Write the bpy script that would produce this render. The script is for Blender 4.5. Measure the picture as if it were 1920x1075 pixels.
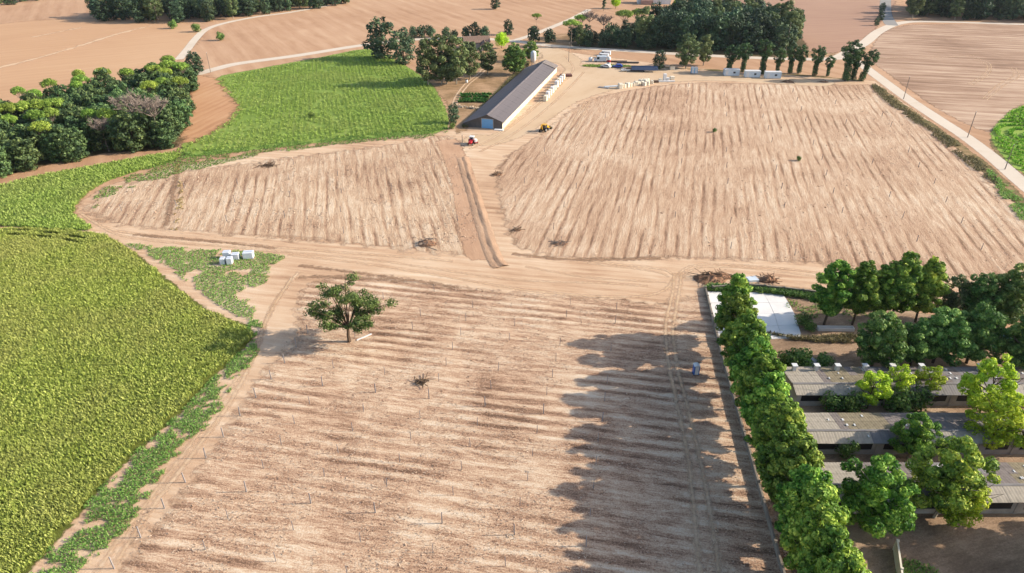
import bpy, math, random
import numpy as np
from mathutils import Vector, Matrix

random.seed(7)
RNG = np.random.default_rng(11)
for o in list(bpy.data.objects):
    bpy.data.objects.remove(o, do_unlink=True)
scene = bpy.context.scene
COL = scene.collection

# ------------------------------------------------------------------ camera
CAM_H = 66.0
PITCH = math.radians(30)
FOC = 1280.0            # focal length in pixels of the 1920 px wide photograph
cam = bpy.data.cameras.new('camera')
cam.sensor_width = 36.0
cam.lens = 36.0 * FOC / 1920.0
cam.clip_start = 1.0
cam.clip_end = 6000
camo = bpy.data.objects.new('camera', cam)
COL.objects.link(camo)
camo.location = (0, 0, CAM_H)
camo.rotation_euler = (math.radians(90) - PITCH, 0, 0)
scene.camera = camo
scene.render.resolution_x = 1024
scene.render.resolution_y = 573

# ------------------------------------------------------------------ world, sun, exposure
SUN_EL = math.radians(26)
SUN_AZ = math.radians(2)          # measured from +X, sun stands to the right
world = bpy.data.worlds.new('World')
scene.world = world
world.use_nodes = True
wn = world.node_tree
wn.nodes.clear()
wo = wn.nodes.new('ShaderNodeOutputWorld')
bg = wn.nodes.new('ShaderNodeBackground')
sky = wn.nodes.new('ShaderNodeTexSky')
sky.sky_type = 'NISHITA'
sky.sun_disc = False
sky.sun_elevation = SUN_EL
sky.sun_rotation = math.radians(90) - SUN_AZ
sky.air_density = 1.0
sky.dust_density = 1.5
bg.inputs[1].default_value = 0.145
wn.links.new(sky.outputs[0], bg.inputs[0])
wn.links.new(bg.outputs[0], wo.inputs[0])
sun = bpy.data.lights.new('sun', 'SUN')
sun.energy = 4.4
sun.angle = math.radians(0.6)
sun.color = (1.0, 0.915, 0.77)
suno = bpy.data.objects.new('sun', sun)
COL.objects.link(suno)
sd = Vector((math.cos(SUN_EL) * math.cos(SUN_AZ), math.cos(SUN_EL) * math.sin(SUN_AZ), math.sin(SUN_EL)))
suno.rotation_euler = sd.to_track_quat('Z', 'Y').to_euler()
suno.location = (80, -20, 120)
scene.view_settings.view_transform = 'Standard'
scene.view_settings.look = 'None'
scene.view_settings.gamma = 1
scene.view_settings.exposure = 1.0
try:
    scene.cycles.transparent_max_bounces = 16
except Exception:
    pass

# ------------------------------------------------------------------ geometry helpers
def G(px, py, z=0.0):
    """point at height z seen at a pixel of the 1920x1075 photograph"""
    x = (px - 960) / FOC
    y = -(py - 537.5) / FOC
    d = (x, math.cos(PITCH) + y * math.sin(PITCH), -math.sin(PITCH) + y * math.cos(PITCH))
    t = (z - CAM_H) / d[2]
    return d[0] * t, d[1] * t

def GP(pts, z=0.0):
    return np.array([G(a, b, z) for a, b in pts])

def tag(o, label=None, cat=None, group=None, kind=None):
    if label: o['label'] = label
    if cat: o['category'] = cat
    if group: o['group'] = group
    if kind: o['kind'] = kind
    return o

def link(name, mesh, parent=None, mat=None):
    o = bpy.data.objects.new(name, mesh)
    COL.objects.link(o)
    if parent is not None:
        o.parent = parent
    if mat is not None and mesh is not None and len(mesh.materials) == 0:
        mesh.materials.append(mat)
    return o

def empty(name, loc, rz=0, label=None, cat=None, group=None):
    o = bpy.data.objects.new(name, None)
    COL.objects.link(o)
    o.empty_display_size = 0.3
    o.location = loc
    o.rotation_euler = (0, 0, rz)
    return tag(o, label, cat, group)

def np_mesh(name, V, F, attrs=None, smooth=False):
    """mesh from numpy verts (n,3) and faces (m,k)"""
    V = np.asarray(V, dtype=np.float32)
    F = np.asarray(F, dtype=np.int32)
    me = bpy.data.meshes.new(name)
    me.vertices.add(len(V))
    me.vertices.foreach_set('co', V.ravel())
    k = F.shape[1]
    me.loops.add(F.size)
    me.loops.foreach_set('vertex_index', F.ravel())
    me.polygons.add(len(F))
    me.polygons.foreach_set('loop_start', np.arange(0, F.size, k, dtype=np.int32))
    me.polygons.foreach_set('loop_total', np.full(len(F), k, dtype=np.int32))
    me.update(calc_edges=True)
    if attrs:
        for an, av in attrs.items():
            a = me.attributes.new(an, 'FLOAT', 'POINT')
            a.data.foreach_set('value', np.asarray(av, dtype=np.float32))
    if smooth:
        me.polygons.foreach_set('use_smooth', np.ones(len(F), dtype=bool))
    return me

class MB:
    """collects simple solids, then links them as one mesh object"""
    def __init__(s):
        s.v = []; s.f = []
    def add(s, vs, fs, M=None):
        b = len(s.v)
        for p in vs:
            p = Vector(p)
            s.v.append(tuple(M @ p) if M is not None else tuple(p))
        for f in fs:
            s.f.append(tuple(i + b for i in f))
        return s
    def box(s, x0, x1, y0, y1, z0, z1, M=None, taper=0.0):
        t = taper
        vs = [(x0, y0, z0), (x1, y0, z0), (x1, y1, z0), (x0, y1, z0),
              (x0 + t, y0 + t, z1), (x1 - t, y0 + t, z1), (x1 - t, y1 - t, z1), (x0 + t, y1 - t, z1)]
        return s.add(vs, [(3, 2, 1, 0), (4, 5, 6, 7), (0, 1, 5, 4), (1, 2, 6, 5), (2, 3, 7, 6), (3, 0, 4, 7)], M)
    def rbox(s, x0, x1, y0, y1, z0, z1, r, M=None):
        """box with chamfered vertical and top edges"""
        def ring(x0, x1, y0, y1, z, r):
            return [(x0 + r, y0, z), (x1 - r, y0, z), (x1, y0 + r, z), (x1, y1 - r, z), (x1 - r, y1, z), (x0 + r, y1, z), (x0, y1 - r, z), (x0, y0 + r, z)]
        vs = ring(x0, x1, y0, y1, z0, r) + ring(x0, x1, y0, y1, z1 - r, r) + ring(x0 + r, x1 - r, y0 + r, y1 - r, z1, r * .6)
        fs = [tuple(reversed(range(8))), tuple(range(16, 24))]
        for k in (0, 8):
            for i in range(8):
                j = (i + 1) % 8
                fs.append((k + i, k + j, k + 8 + j, k + 8 + i))
        return s.add(vs, fs, M)
    def tube(s, p, q, r0, r1=None, n=8, cap=True):
        p = Vector(p); q = Vector(q)
        r1 = r0 if r1 is None else r1
        d = (q - p)
        if d.length < 1e-6: return s
        d.normalize()
        a = d.orthogonal().normalized(); b = d.cross(a)
        vs = []
        for c, r in ((p, r0), (q, r1)):
            for i in range(n):
                t = 2 * math.pi * i / n
                vs.append(c + a * (math.cos(t) * r) + b * (math.sin(t) * r))
        fs = [(i, (i + 1) % n, n + (i + 1) % n, n + i) for i in range(n)]
        if cap:
            fs += [tuple(reversed(range(n))), tuple(range(n, 2 * n))]
        return s.add(vs, fs)
    def lathe(s, prof, n=16, M=None):
        vs = []; fs = []
        for r, z in prof:
            for i in range(n):
                t = 2 * math.pi * i / n
                vs.append((r * math.cos(t), r * math.sin(t), z))
        for k in range(len(prof) - 1):
            for i in range(n):
                j = (i + 1) % n
                fs.append((k * n + i, k * n + j, (k + 1) * n + j, (k + 1) * n + i))
        fs.append(tuple(reversed(range(n)))); fs.append(tuple(range((len(prof) - 1) * n, len(prof) * n)))
        return s.add(vs, fs, M)
    def prism(s, poly, x0, x1, axis='x'):
        """closed polygon in (y,z) extruded along x, or in (x,z) along y"""
        n = len(poly)
        if axis == 'x':
            vs = [(x0, a, b) for a, b in poly] + [(x1, a, b) for a, b in poly]
        else:
            vs = [(a, x0, b) for a, b in poly] + [(a, x1, b) for a, b in poly]
        fs = [(i, (i + 1) % n, n + (i + 1) % n, n + i) for i in range(n)] + [tuple(reversed(range(n))), tuple(range(n, 2 * n))]
        return s.add(vs, fs)
    def mesh(s, name, mat=None, smooth=False):
        me = bpy.data.meshes.new(name)
        me.from_pydata(s.v, [], s.f)
        if mat is not None: me.materials.append(mat)
        me.update()
        if smooth:
            for p in me.polygons: p.use_smooth = True
        return me
    def build(s, name, mat, parent=None, smooth=False):
        return link(name, s.mesh(name, mat, smooth), parent)

def inside(P, poly):
    x = P[:, 0]; y = P[:, 1]
    r = np.zeros(len(P), dtype=bool)
    n = len(poly); j = n - 1
    for i in range(n):
        xi, yi = poly[i]; xj, yj = poly[j]
        if yi != yj:
            c = ((yi > y) != (yj > y)) & (x < (xj - xi) * (y - yi) / (yj - yi) + xi)
            r ^= c
        j = i
    return r

def seg_dist(P, A, B):
    d = B - A
    L = max((d * d).sum(), 1e-9)
    t = np.clip(((P - A) @ d) / L, 0, 1)
    q = A + t[:, None] * d
    return np.sqrt(((P - q) ** 2).sum(1))

def poly_sdf(P, poly):
    dm = np.full(len(P), 1e9)
    for i in range(len(poly)):
        dm = np.minimum(dm, seg_dist(P, poly[i - 1], poly[i]))
    return np.where(inside(P, poly), dm, -dm)

def vnoise_(P, s, seed):
    """cheap smooth value noise on 2-D points"""
    r = np.random.default_rng(seed); T = r.random((64, 64))
    q = P / s; i = np.floor(q).astype(int); f = q - i; f = f * f * (3 - 2 * f)
    g_ = lambda a, b: T[(i[:, 0] + a) % 64, (i[:, 1] + b) % 64]
    return (g_(0, 0) * (1 - f[:, 0]) + g_(1, 0) * f[:, 0]) * (1 - f[:, 1]) + (g_(0, 1) * (1 - f[:, 0]) + g_(1, 1) * f[:, 0]) * f[:, 1]

def spline(pts, n=6):
    """Catmull-Rom through 2-D points"""
    P = np.asarray(pts, float)
    Q = np.vstack([2 * P[0] - P[1], P, 2 * P[-1] - P[-2]])
    out = []
    for i in range(1, len(Q) - 2):
        p0, p1, p2, p3 = Q[i - 1], Q[i], Q[i + 1], Q[i + 2]
        for k in range(n):
            t = k / n
            out.append(.5 * ((2 * p1) + (-p0 + p2) * t + (2 * p0 - 5 * p1 + 4 * p2 - p3) * t * t + (-p0 + 3 * p1 - 3 * p2 + p3) * t ** 3))
    out.append(P[-1])
    return np.array(out)

def closed_spline(pts, n=4):
    P = np.asarray(pts, float)
    m = len(P); out = []
    for i in range(m):
        p0, p1, p2, p3 = P[i - 1], P[i], P[(i + 1) % m], P[(i + 2) % m]
        for k in range(n):
            t = k / n
            out.append(.5 * ((2 * p1) + (-p0 + p2) * t + (2 * p0 - 5 * p1 + 4 * p2 - p3) * t * t + (-p0 + 3 * p1 - 3 * p2 + p3) * t ** 3))
    return np.array(out)

def field(name, px, z, mat, res=1.5, feather=1.0, kind='structure', label=None, cat=None, smooth_edge=True):
    """ground sheet: grid over a polygon, 'edge' = metres inside the border"""
    z = z * .6
    poly = GP(px)
    if smooth_edge: poly = closed_spline(poly, 3)
    lo = poly.min(0) - feather - res; hi = poly.max(0) + feather + res
    nx = int((hi[0] - lo[0]) / res) + 2; ny = int((hi[1] - lo[1]) / res) + 2
    gx, gy = np.meshgrid(lo[0] + np.arange(nx) * res, lo[1] + np.arange(ny) * res)
    P = np.stack([gx.ravel(), gy.ravel()], 1)
    sd_ = poly_sdf(P, poly)
    idx = np.arange(nx * ny).reshape(ny, nx)
    F = np.stack([idx[:-1, :-1].ravel(), idx[:-1, 1:].ravel(), idx[1:, 1:].ravel(), idx[1:, :-1].ravel()], 1)
    keep = (sd_[F] > -feather - .01).any(1)
    F = F[keep]
    used = np.unique(F)
    re = np.full(nx * ny, -1); re[used] = np.arange(len(used))
    V = np.column_stack([P[used], np.full(len(used), z)])
    me = np_mesh(name, V, re[F], {'edge': sd_[used]})
    o = link(name, me, None, mat)
    tag(o, label, cat, kind=kind)
    return o, poly

def ribbon(name, px, width, z, mat, feather=.5, wjit=.0, n=8, kind='structure', off=0.0, world=False, parent=None):
    """strip along a line; 'edge' = metres inside the border"""
    z = z * .45
    P = np.array(px, float) if world else GP(px)
    C = spline(P, n)
    # resample evenly
    s = np.r_[0, np.cumsum(np.sqrt((np.diff(C, axis=0) ** 2).sum(1)))]
    step = max(.8, width * .4)
    m = max(int(s[-1] / step), 2)
    t = np.linspace(0, s[-1], m)
    C = np.stack([np.interp(t, s, C[:, 0]), np.interp(t, s, C[:, 1])], 1)
    T = np.gradient(C, axis=0); T /= np.maximum(np.sqrt((T ** 2).sum(1)), 1e-6)[:, None]
    Nn = np.stack([-T[:, 1], T[:, 0]], 1)
    h = width / 2 + wjit * np.interp(t, np.linspace(0, s[-1], max(int(s[-1] / (width * 1.7)), 3)), RNG.uniform(-1, 1, max(int(s[-1] / (width * 1.7)), 3)))
    prof = [-1, -.5, 0, .5, 1]
    V = []; E = []
    for a in prof:
        w = (h + feather) * a + off
        q = C + Nn * w[:, None]
        V.append(np.column_stack([q, np.full(m, z)]))
        e = (h + feather) * (1 - abs(a)) - feather
        E.append(e)
    for k in range(len(E)):      # fade at both ends
        endd = np.minimum(t, t[-1] - t) - feather
        E[k] = np.minimum(E[k], endd + feather * .9) if feather > 0 else E[k]
    V = np.vstack(V); E = np.concatenate(E)
    F = []
    for k in range(len(prof) - 1):
        i = np.arange(m - 1)
        F.append(np.stack([(k + 1) * m + i, (k + 1) * m + i + 1, k * m + i + 1, k * m + i], 1))
    F = np.vstack(F)
    me = np_mesh(name, V, F[:, ::-1], {'edge': E})
    o = link(name, me, parent, mat)
    if parent is None: tag(o, kind=kind)
    return o

# ------------------------------------------------------------------ material helpers
def lin(c):
    c /= 255.0
    return c / 12.92 if c <= .04045 else ((c + .055) / 1.055) ** 2.4
def C(r, g, b, k=1 / 1.6):
    """surface colour whose sunlit appearance is the given sRGB"""
    return (lin(r) * k, lin(g) * k, lin(b) * k, 1)

class NT:
    def __init__(s, name, rough=.9, spec=.2):
        s.m = bpy.data.materials.new(name)
        s.m.use_nodes = True
        s.t = s.m.node_tree
        s.t.nodes.clear()
        s.out = s.t.nodes.new('ShaderNodeOutputMaterial')
        s.b = s.t.nodes.new('ShaderNodeBsdfPrincipled')
        s.b.inputs['Roughness'].default_value = rough
        s.b.inputs['Specular IOR Level'].default_value = spec
        s.t.links.new(s.b.outputs[0], s.out.inputs[0])
    def set(s, node, key, v):
        sock = node.inputs[key]
        if hasattr(v, 'is_output') or isinstance(v, bpy.types.NodeSocket):
            s.t.links.new(v, sock)
        else:
            sock.default_value = v
    def node(s, typ, props=None, **ins):
        n = s.t.nodes.new(typ)
        for k, v in (props or {}).items(): setattr(n, k, v)
        for k, v in ins.items():
            key = int(k[1:]) if k[0] == 'i' and k[1:].isdigit() else k
            s.set(n, key, v)
        return n
    def math(s, op, a, b=0.0, c=None, clamp=False):
        n = s.node('ShaderNodeMath', {'operation': op, 'use_clamp': clamp})
        s.set(n, 0, a); s.set(n, 1, b)
        if c is not None: s.set(n, 2, c)
        return n.outputs[0]
    def noise(s, vec, scale, detail=3, rough=.55, dist=0.0):
        n = s.node('ShaderNodeTexNoise', None, Vector=vec, Scale=scale, Detail=detail, Roughness=rough, Distortion=dist)
        return n.outputs[0]
    def pos(s):
        return s.node('ShaderNodeNewGeometry').outputs['Position']
    def mapping(s, vec, rot=0.0, scale=(1, 1, 1), loc=(0, 0, 0)):
        n = s.node('ShaderNodeMapping')
        s.set(n, 'Vector', vec)
        n.inputs['Rotation'].default_value = (0, 0, rot)
        n.inputs['Scale'].default_value = scale
        n.inputs['Location'].default_value = loc
        return n.outputs[0]
    def ramp(s, fac, stops, interp='LINEAR'):
        n = s.node('ShaderNodeValToRGB')
        r = n.color_ramp; r.interpolation = interp
        while len(r.elements) < len(stops): r.elements.new(.5)
        for e, (p, c) in zip(r.elements, stops):
            e.position = p
            e.color = c if hasattr(c, '__len__') else (c, c, c, 1)
        s.set(n, 'Fac', fac)
        return n.outputs[0]
    def mix(s, fac, a, b, mode='MIX'):
        n = s.node('ShaderNodeMix', {'data_type': 'RGBA', 'blend_type': mode})
        s.set(n, 0, fac); s.set(n, 6, a); s.set(n, 7, b)
        return n.outputs[2]
    def sep(s, vec):
        return s.node('ShaderNodeSeparateXYZ', None, Vector=vec).outputs
    def attr(s, name):
        return s.node('ShaderNodeAttribute', {'attribute_name': name}).outputs['Fac']
    def color(s, c): s.set(s.b, 'Base Color', c)
    def bump(s, h, strength=.5, dist=.1):
        n = s.node('ShaderNodeBump', None, Height=h, Strength=strength, Distance=dist)
        s.set(s.b, 'Normal', n.outputs[0])
    def feather(s, vec, width=1.0, scale=.8, strength=1.0, soft=.35):
        """organic border from the 'edge' attribute"""
        e = s.attr('edge')
        n1 = s.noise(vec, scale, 4, .6)
        n2 = s.math('MULTIPLY', s.math('SUBTRACT', n1, .5), 2.2 * width * strength)
        a = s.math('ADD', e, n2)
        fac = s.node('ShaderNodeMapRange', {'interpolation_type': 'SMOOTHSTEP'})
        s.set(fac, 0, a); fac.inputs[1].default_value = -soft * width; fac.inputs[2].default_value = soft * width
        tr = s.node('ShaderNodeBsdfTransparent')
        mx = s.node('ShaderNodeMixShader')
        s.set(mx, 0, fac.outputs[0]); s.t.links.new(tr.outputs[0], mx.inputs[1]); s.t.links.new(s.b.outputs[0], mx.inputs[2])
        s.t.links.new(mx.outputs[0], s.out.inputs[0])

def plain(name, rgb, rough=.7, spec=.3, var=.12, scale=1.2, metallic=0.0, bump=0.0, k=1 / 1.6):
    """painted or mineral surface with slight mottling"""
    n = NT(name, rough, spec)
    tc = n.node('ShaderNodeTexCoord').outputs['Object']
    f = n.noise(tc, scale, 5, .65)
    c = C(*rgb, k=k)
    d = tuple(x * (1 - 2.2 * var) for x in c[:3]) + (1,)
    e = tuple(min(x * (1 + var), 1) for x in c[:3]) + (1,)
    n.color(n.ramp(f, [(.28, d), (.55, c), (.8, e)]))
    n.b.inputs['Metallic'].default_value = metallic
    if bump: n.bump(f, bump, .05)
    return n.m

def soil(name, stops, angle=0.0, period=2.15, band=.35, streak=.4, fine=.35, blot=.35, feather=None, stretch=.12,
         fscale=.8, bump=.6, patch=.05, warp=.5, sscale=.9, bdist=.15, fedge=1.0, sharp=1.0, crisp=0.0, soft=.35):
    """worked earth: bands along 'angle', straw streaks, clods and blotches"""
    stops = [(q, (c[0], c[1] * .975, c[2] * .90, 1)) for q, c in stops]
    n = NT(name, .95, .1)
    p = n.pos()
    rv = n.mapping(p, -angle)
    wv = n.noise(n.mapping(rv, 0, (.05, .12, 1)), 1.0, 3)
    x, y, z = n.sep(rv)
    yy = n.math('ADD', y, n.math('MULTIPLY', n.math('SUBTRACT', wv, .5), 2 * warp * period))
    s1 = n.math('SINE', n.math('MULTIPLY', yy, 2 * math.pi / period))
    pat = n.noise(n.mapping(rv, 0, (.04, .09, 1)), 1.0, 3, .6)
    patm = n.math('MULTIPLY', n.math('SUBTRACT', pat, .40), 4.5, clamp=True)
    if sharp > 1:
        s1 = n.math('SUBTRACT', .5, n.math('MULTIPLY', n.math('POWER', n.math('MULTIPLY_ADD', s1, .5, .5), sharp), 2.2))
    bandv = n.math('MULTIPLY', n.math('MULTIPLY', s1, .5), patm)
    st = n.noise(n.mapping(rv, 0, (stretch, 1, 1)), sscale, 5, .68, .4)
    fi = n.noise(p, 4.6, 5, .8)
    bl = n.noise(p, patch, 4, .6, .6)
    st2 = n.noise(n.mapping(rv, 0, (stretch * 2.2, 1.3, 1), (31, 17, 0)), sscale * 2.6, 4, .7, .6)
    if crisp:
        def cr(v):
            q = n.node('ShaderNodeMapRange', {'interpolation_type': 'SMOOTHSTEP'}); n.set(q, 0, v)
            q.inputs[1].default_value = .40; q.inputs[2].default_value = .60
            return n.math('ADD', n.math('MULTIPLY', v, 1 - crisp), n.math('MULTIPLY', n.math('MULTIPLY_ADD', q.outputs[0], .44, .28), crisp))
        st = cr(st); st2 = cr(st2)
    f = n.math('ADD', n.math('MULTIPLY', bandv, band), .5)
    f = n.math('ADD', f, n.math('MULTIPLY', n.math('SUBTRACT', st2, .5), 1.5 * streak))
    f = n.math('ADD', f, n.math('MULTIPLY', n.math('SUBTRACT', st, .5), 2.4 * streak))
    f = n.math('ADD', f, n.math('MULTIPLY', n.math('SUBTRACT', fi, .5), 2.4 * fine))
    f = n.math('ADD', f, n.math('MULTIPLY', n.math('SUBTRACT', bl, .5), 2.4 * blot))
    n.color(n.ramp(f, stops))
    n.bump(f, bump, bdist)
    if feather:
        n.feather(p, feather, fscale, fedge, soft)
    return n.m

# ------------------------------------------------------------------ ground materials
A_NEAR = math.atan2(-1.62, 8.45)                       # vine rows of the near field
A_RIGHT = math.pi / 2 - math.atan((1335 - 960) / 1478)  # rows of the far right field
A_LEFT = math.pi / 2 - math.atan((610 - 960) / 1478)    # rows of the far left field

M_far = soil('far_soil_with_ridge_shade', [(.1, C(172, 132, 104)), (.42, C(198, 157, 127)), (.6, C(208, 168, 138)), (.9, C(224, 188, 158))],
             math.radians(-62), 9.0, .3, .22, .14, .4, None, .03, patch=.008, sscale=.25, bump=.25)  # ploughed tan; the wide bands paint the shadowed ridges of the undulating field
M_farorange = soil('orange_plough_soil', [(.1, C(188, 144, 112)), (.5, C(210, 168, 134)), (.9, C(226, 188, 154))],
             math.radians(31), 6.0, .12, .16, .1, .3, 3.0, .03, .3, patch=.01, sscale=.3, bump=.25)
M_farpink = soil('pinkish_plough_soil', [(.1, C(160, 122, 104)), (.5, C(184, 146, 126)), (.9, C(202, 166, 142))],
             math.radians(12), 5.0, .12, .2, .1, .35, 3.0, .03, .3, patch=.012, sscale=.3, bump=.25)
M_stub = soil('harvested_soil', [(.05, C(140, 110, 92)), (.4, C(174, 141, 120)), (.58, C(192, 160, 138)), (.95, C(222, 194, 172))],
             math.radians(-14), 6.0, .3, .6, .25, .6, 2.0, .04, .4, patch=.02, sscale=.28, bump=.3)
M_sand = soil('sandy_ground', [(.02, C(176, 138, 112)), (.36, C(214, 177, 148)), (.56, C(226, 193, 165)), (.95, C(244, 220, 196))],
             A_NEAR, 2.4, .25, .45, .34, .5, 1.5, .06, .5, patch=.035, sscale=.5, bump=.4)
M_near = soil('near_vineyard_soil', [(.0, C(126, 98, 82)), (.22, C(172, 136, 114)), (.44, C(208, 170, 144)), (.62, C(230, 196, 168)), (.95, C(248, 226, 204))],
             A_NEAR, 2.15, .6, .34, .75, .46, 3.2, .14, .6, patch=.07, bump=.5, warp=.3, fedge=.9, crisp=.65, sscale=1.3)
M_fright = soil('far_vineyard_soil', [(.0, C(146, 114, 94)), (.25, C(190, 154, 130)), (.48, C(212, 177, 150)), (.66, C(224, 193, 168)), (.95, C(244, 222, 200))],
             A_RIGHT, 2.6, .5, .3, .62, .42, 3.0, .1, .35, patch=.03, bump=.6, warp=.28, sscale=1.1, bdist=.2, sharp=4, crisp=.7)
M_fleft = soil('left_vineyard_soil', [(.0, C(146, 114, 94)), (.25, C(192, 156, 132)), (.48, C(214, 180, 152)), (.66, C(228, 198, 172)), (.95, C(246, 224, 202))],
             A_LEFT, 2.6, .5, .32, .66, .42, 4.0, .1, .4, patch=.04, bump=.6, warp=.28, sscale=1.1, bdist=.2, sharp=4, crisp=.7)
M_yard = soil('pale_yard_sand', [(.05, C(194, 160, 130)), (.45, C(220, 190, 160)), (.95, C(236, 210, 184))],
             math.radians(60), 4.0, .06, .14, .1, .4, 1.6, .08, .5, patch=.04, sscale=.4, bump=.25)
M_road = soil('white_gravel_road', [(.05, C(206, 186, 170)), (.45, C(228, 212, 198)), (.95, C(240, 228, 216))],
             0, 3.0, .0, .15, .2, .3, .5, .3, .9, patch=.06, bump=.2, fedge=.5)
M_asph = soil('grey_road', [(.05, C(140, 136, 136)), (.45, C(160, 156, 156)), (.95, C(178, 174, 172))],
             0, 3.0, .0, .15, .2, .3, .5, .3, .9, patch=.06, bump=.2, fedge=.5)
M_track = soil('pale_wheel_rut', [(.05, C(206, 166, 134)), (.45, C(232, 196, 164)), (.95, C(246, 220, 194))],
             A_NEAR, 3.0, .0, .35, .45, .4, .5, .3, 1.1, patch=.1, bump=.3, fedge=.9, soft=.9)
M_dark = soil('trodden_brown_soil', [(.05, C(134, 106, 88)), (.5, C(172, 138, 114)), (.95, C(200, 164, 138))],
             A_NEAR, 3.0, .0, .3, .45, .3, .8, .3, .9, patch=.1, bump=.6, fedge=1.2, soft=.9)
M_brown = soil('reddish_brown_path', [(.05, C(180, 140, 114)), (.5, C(208, 168, 140)), (.95, C(226, 190, 162))],
             A_LEFT, 3.0, .05, .3, .3, .35, 1.0, .15, .7, patch=.06, bump=.4, fedge=.8)
M_cropsoil = soil('crop_bed_soil', [(.05, C(80, 86, 40)), (.5, C(110, 118, 54)), (.95, C(146, 144, 76))],
             A_NEAR, .8, .2, .3, .4, .3, .9, .3, .9, patch=.06, bump=.6, fedge=1.0)
M_green2 = soil('young_crop_soil', [(.05, C(112, 140, 60)), (.5, C(136, 162, 76)), (.95, C(168, 178, 102))],
             A_LEFT, 2.0, .3, .3, .3, .35, 1.4, .1, .7, patch=.03, bump=.6, fedge=1.0)
M_bare = soil('bare_tan_patch', [(.05, C(178, 130, 98)), (.5, C(206, 158, 122)), (.95, C(222, 182, 146))],
             math.pi / 2 - .2, 3.0, .25, .3, .2, .3, 5.0, .05, .22, patch=.05, bump=.4)
M_compound = soil('compound_earth', [(.05, C(116, 94, 78)), (.4, C(164, 136, 114)), (.6, C(192, 162, 138)), (.95, C(216, 188, 162))],
             .3, 3.0, .1, .3, .35, .55, 1.0, .25, .7, patch=.09, bump=.6)
M_drygrass = soil('dry_grass_ground', [(.05, C(116, 92, 66)), (.4, C(160, 130, 98)), (.65, C(196, 160, 128)), (.95, C(214, 180, 148))],
             .3, 3.0, .1, .3, .35, .5, 2.0, .25, .5, patch=.06, bump=.5)
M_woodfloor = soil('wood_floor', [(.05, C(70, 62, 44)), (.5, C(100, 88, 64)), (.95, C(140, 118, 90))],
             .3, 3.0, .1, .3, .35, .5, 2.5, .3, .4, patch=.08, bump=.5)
M_margin = soil('pale_field_margin', [(.05, C(206, 168, 138)), (.5, C(228, 194, 164)), (.95, C(240, 212, 186))], math.radians(20), 3.0, .1, .3, .3, .3, 1.6, .3, .25, patch=.06, bump=.3)
M_verge = soil('weedy_verge', [(.05, C(78, 76, 44)), (.4, C(116, 108, 70)), (.62, C(160, 134, 98)), (.95, C(198, 164, 130))],
             .3, 3.0, .1, .3, .4, .6, .9, .4, .6, patch=.12, bump=.5)
M_pivot = soil('bright_pivot_crop', [(.05, C(104, 140, 50)), (.5, C(150, 178, 78)), (.95, C(190, 200, 120))],
             .3, 3.0, .1, .2, .25, .3, 1.0, .4, .6, patch=.04, bump=.5)

# ------------------------------------------------------------------ ground sheets
g = np.array([(-2600, -300), (2600, -300), (2600, 4200), (-2600, 4200)], float)
me = np_mesh('ground', np.column_stack([g, np.zeros(4)]), [[0, 1, 2, 3]])
tag(link('ground', me, None, M_far), kind='structure')

field('ploughed_field', [(-160, 330), (-160, 100), (0, 45), (180, 35), (330, 40), (380, 60), (340, 110), (300, 130), (100, 190), (0, 250)], .010, M_farorange, 6, 3)
field('ploughed_field', [(1400, -8), (1660, -8), (1652, 40), (1600, 88), (1550, 100), (1500, 90), (1430, 45)], .012, M_farpink, 5, 3)
field('harvested_field', [(1655, 62), (1690, 50), (1750, 46), (2080, 54), (2080, 190), (1920, 196), (1872, 235), (1850, 248), (1760, 205), (1665, 138), (1630, 105)], .014, M_stub, 3, 2)
field('sandy_ground', [(138, 402), (152, 378), (200, 348), (330, 312), (500, 285), (700, 262), (838, 246), (870, 220), (990, 110), (1040, 95), (1300, 128), (1560, 146), (1640, 152), (1760, 240), (1920, 400), (2080, 520), (2080, 600), (1330, 540), (1360, 640), (1500, 1130), (1540, 1500), (-120, 1500), (-20, 1075), (150, 880), (290, 760), (380, 680), (420, 620), (350, 570), (270, 510), (215, 470), (150, 440)], .018, M_sand, 2.0, 1.5, smooth_edge=False)
field('vineyard_field', [(175, 1500), (215, 1110), (300, 985), (390, 860), (450, 770), (500, 690), (560, 640), (560, 560), (600, 528), (720, 520), (900, 545), (1050, 556), (1180, 566), (1235, 572), (1330, 556), (1345, 610), (1400, 800), (1440, 940), (1490, 1120), (1530, 1500)], .026, M_near, 1.2, 3.2)
field('vineyard_field', [(182, 374), (236, 347), (330, 325), (500, 302), (700, 277), (842, 256), (868, 300), (890, 400), (902, 464), (880, 478), (780, 470), (640, 454), (480, 443), (330, 431), (222, 420), (162, 396)], .026, M_fleft, 1.5, 4.0)
field('vineyard_field', [(938, 310), (1000, 262), (1090, 196), (1180, 170), (1300, 156), (1420, 158), (1600, 160), (1642, 166), (1755, 255), (1840, 330), (1920, 412), (2080, 540), (1960, 540), (1700, 506), (1500, 492), (1300, 484), (1100, 484), (985, 468), (945, 410)], .026, M_fright, 2.0, 3.0)
field('farmyard', [(985, 88), (1050, 92), (1090, 112), (1100, 126), (1270, 131), (1480, 147), (1560, 152), (1540, 162), (1400, 154), (1300, 152), (1180, 163), (1085, 190), (1000, 245), (930, 272), (872, 268), (885, 252), (950, 240), (1060, 130), (1000, 110)], .030, M_yard, 1.5, 1.6)
field('farm_garden', [(852, 232), (836, 190), (800, 150), (835, 120), (900, 100), (985, 92), (1005, 110), (965, 160), (872, 245)], .030, M_drygrass, 1.6, 2)
field('compound_ground', [(1330, 540), (1420, 532), (1560, 548), (1720, 585), (2080, 660), (2080, 1300), (1560, 1300), (1490, 1075), (1440, 900), (1390, 720)], .030, M_compound, 1.2, 1, smooth_edge=False)
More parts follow.
